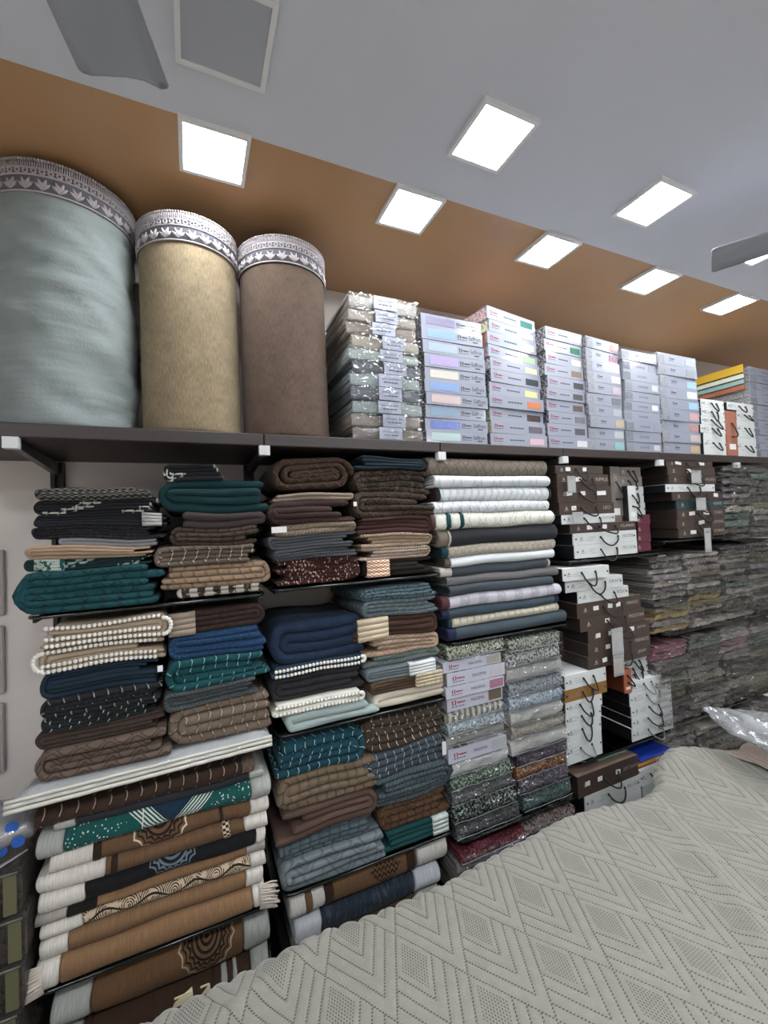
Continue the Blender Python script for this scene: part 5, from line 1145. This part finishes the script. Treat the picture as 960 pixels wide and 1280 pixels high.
# clear bag lying on the bed's far corner and a rose beige cloth
m_bag = clear_film('crinkled_bag_film', (.92, .94, .95, 1), .10, .12, .16)
bz = .86; p0 = atz(884, 893, bz + .02); p1 = atz(985, 945, bz); ln = math.hypot(p1[0] - p0[0], p1[1] - p0[1]); an = math.atan2(p1[1] - p0[1], p1[0] - p0[0])
t = thing('clear_bag', 'large clear plastic bag bulging over the clothes packets beside the bedspread', 'plastic bag', (p0[0], p0[1], bz), an)
mb = MB(); rows = []; nu, nv = 70, 60; L2 = ln * 1.5
for i in range(nu + 1):
    q = i / nu; wd = .025 + .125 * min(1, q * 2.2) ** .8; row = []
    for j in range(nv):
        a = 2 * PI * j / nv; x = q * L2; yy = wd * math.cos(a) + .09 * q; zz = (.008 + .038 * min(1, q * 3)) * math.sin(a)
        k = nz(x * 14, yy * 22, 2) * .010 - abs(nz(x * 5, yy * 30 + x * 6, 7)) * .024 - abs(nz(x * 17, yy * 50, 3)) * .012; row.append((x, yy + k * math.cos(a), zz + k * math.sin(a) + .05 - .01 * q))
    rows.append(row)
mb.quadgrid(rows, [[(p[0], j * .02) for j, p in enumerate(r)] + [(r[0][0], nv * .02)] for r in rows], True, True); mb.build('film', m_bag, t)
mb = MB()
for s_, r0 in ((.4, .055), (.75, .075)):
    mb.tube([(L2 * (s_ - .3 + .06 * k), .05 + .02 * math.sin(k), .045 + .004 * math.cos(k * 2)) for k in range(11)], [.004 + r0 * .3 * math.sin(PI * (k + .4) / 11) for k in range(11)], 12)
mb.build('white_contents', plain('#b9bcc0', .8, grain=.15, gscale=14), t)
q0 = atz(905, 962, .80); t = thing('spread_cloth', 'rose beige cloth spread at the bed corner under the clear bag', 'cloth', (2.30, .93, .772))
mb = MB(); rows = [[(-.34 + .68 * i / 40 + .02 * nz(j * .3, i * .1, 2), -.2 + .34 * j / 26 + .02 * nz(i * .2, 3, j * .1), .03 * min(1, 6 * min(i / 40, 1 - i / 40, j / 26, 1 - j / 26)) ** .6 + .010 * nz(i * .22, j * .25, 6) - .008) for i in range(41)] for j in range(27)]; mb.quadgrid(rows, [[(p[0], p[1]) for p in r] for r in rows]); mb.build('cloth', fab('#a3978b', 'stripe', '#937f78', s=.3), t)
# ------------------------------------------------------------------ dark zip bags and dotted film at the lower left
t = None; zb = 0.0; rg = random.Random(9)
m_trim = plain('#56553c', .6); m_zip = fab('#2b2620', 'print', '#171410', coat=.9); 
YZ = 1.40; n_ = 8; ztop = at(20, 1086, YZ)[1]; hs = ztop / n_
for i in range(n_):
    X1 = Xof(40, YZ, zb + hs / 2) - .015; k = n_ - 1 - i
    t = thing('zip_bag', 'dark zip storage bag with olive piping by the rugs, %s of its stack' % ORD[k], 'storage bag', (X1 - .19 + rg.uniform(-.008, .004), YZ + .16, zb), 0, 'dark zip storage bags')
    bobj(bevbox(.38, .32, hs - .001, .012, 2), 'body', m_zip, t); slab('end_piping', m_trim, t, .168, -.157, hs / 2, .026, hs * .86, .006); slab('window_film', plain('#3f3d3a', .12, 0, 1), t, -.02, -.158, hs / 2, .30, hs * .6, .003)
    mb = MB(); mb.tube([(-.185 + .37 * q / 8, -.163, hs * .93) for q in range(9)], .0035, 6); mb.build('zip', plain('#55524c', .4, .4), t); zb += hs
t = thing('dotted_film_bundle', 'clear film bundle with blue dots and white ties on the dark zip bags', 'film bundle', (Xof(38, YZ, zb) - .165, YZ + .12, zb))
mb = MB(); rows = []
for i in range(15):
    q = i / 14; rows.append([(-.15 + .3 * q + .012 * nz(i * .6, j * .5, 1), .09 * math.cos(2 * PI * j / 16) * (1 - .3 * (2 * q - 1) ** 4), .055 + .05 * math.sin(2 * PI * j / 16) * (1 - .25 * (2 * q - 1) ** 2) + .012 * nz(i * .5, j * .7, 4)) for j in range(16)])
rows = [[(x, y, max(0.001, z)) for x, y, z in r] for r in rows]
mb.quadgrid(rows, [[(p[0], j * .02) for j, p in enumerate(r)] + [(0, 0)] for r in rows], True, True); mb.build('film', clear_film('bundle_film', (.75, .76, .78, 1), .12, .15, .22), t)
mb = MB(); mb.tube([(-.12, 0, .05), (-.07, .01, .052), (0, 0, .05), (.07, 0, .052), (.12, 0, .05)], [.02, .038, .042, .038, .015], 14); mb.build('grey_contents', plain('#55565e', .8, grain=.2), t)
for dx, dz in ((.02, .075), (.06, .045), (.115, .08), (.13, .045), (-.03, .05), (-.08, .07), (.09, .025), (-.02, .025)):
    mb = MB(); r0 = .0145; c_ = (dx, -.078 + abs(dz - .055) * .6, dz); mb.poly([(c_[0] + r0 * math.cos(2 * PI * q / 14), c_[1] - .012, c_[2] + r0 * math.sin(2 * PI * q / 14)) for q in range(14)]); mb.poly([(c_[0] + r0 * math.cos(-2 * PI * q / 14), c_[1] - .010, c_[2] + r0 * math.sin(-2 * PI * q / 14)) for q in range(14)]); mb.build('blue_dot', plain('#1f55a8', .5), t, False)
for i in range(7):
    mb = MB(); a = -.14 + .045 * i; mb.tube([(.150, -.085, .020), (.10 - .012 * i, -.12, .012 - .004 * i), (.0 - .03 * i, -.14, -.015 - .028 * i)], .0022, 5); mb.build('tie_strand', plain('#9a9498', .6), t)
# slips of cream paper tucked behind the bedspread
for i, (x, y) in enumerate(((228, 1240), (256, 1233))):
    X, Z = at(x, y, 1.108); t = thing('paper_slip', ('larger', 'smaller')[i] + ' cream paper slip tucked up behind the hem of the grey bedspread', 'paper slip', (X, 1.108, .695)); X2, Z2 = at(x, y + 5, 1.108)
    mb = MB(); w_ = (.022, .012)[i]; mb.poly([(-w_, 0, 0), (w_, 0, 0), (w_ * .9, 0, Z2 - .695 + .01), (-w_ * .7, 0, Z2 - .695 - .008)]); mb.poly([(-w_ * .7, .0015, Z2 - .695 - .008), (w_ * .9, .0015, Z2 - .695 + .01), (w_, .0015, 0), (-w_, .0015, 0)]); mb.build('sheet', plain('#cfc4a4', .7), t, False); slab('fold', plain('#bdb292', .7), t, 0, 0, .02, w_ * 1.5, .004, .0012)
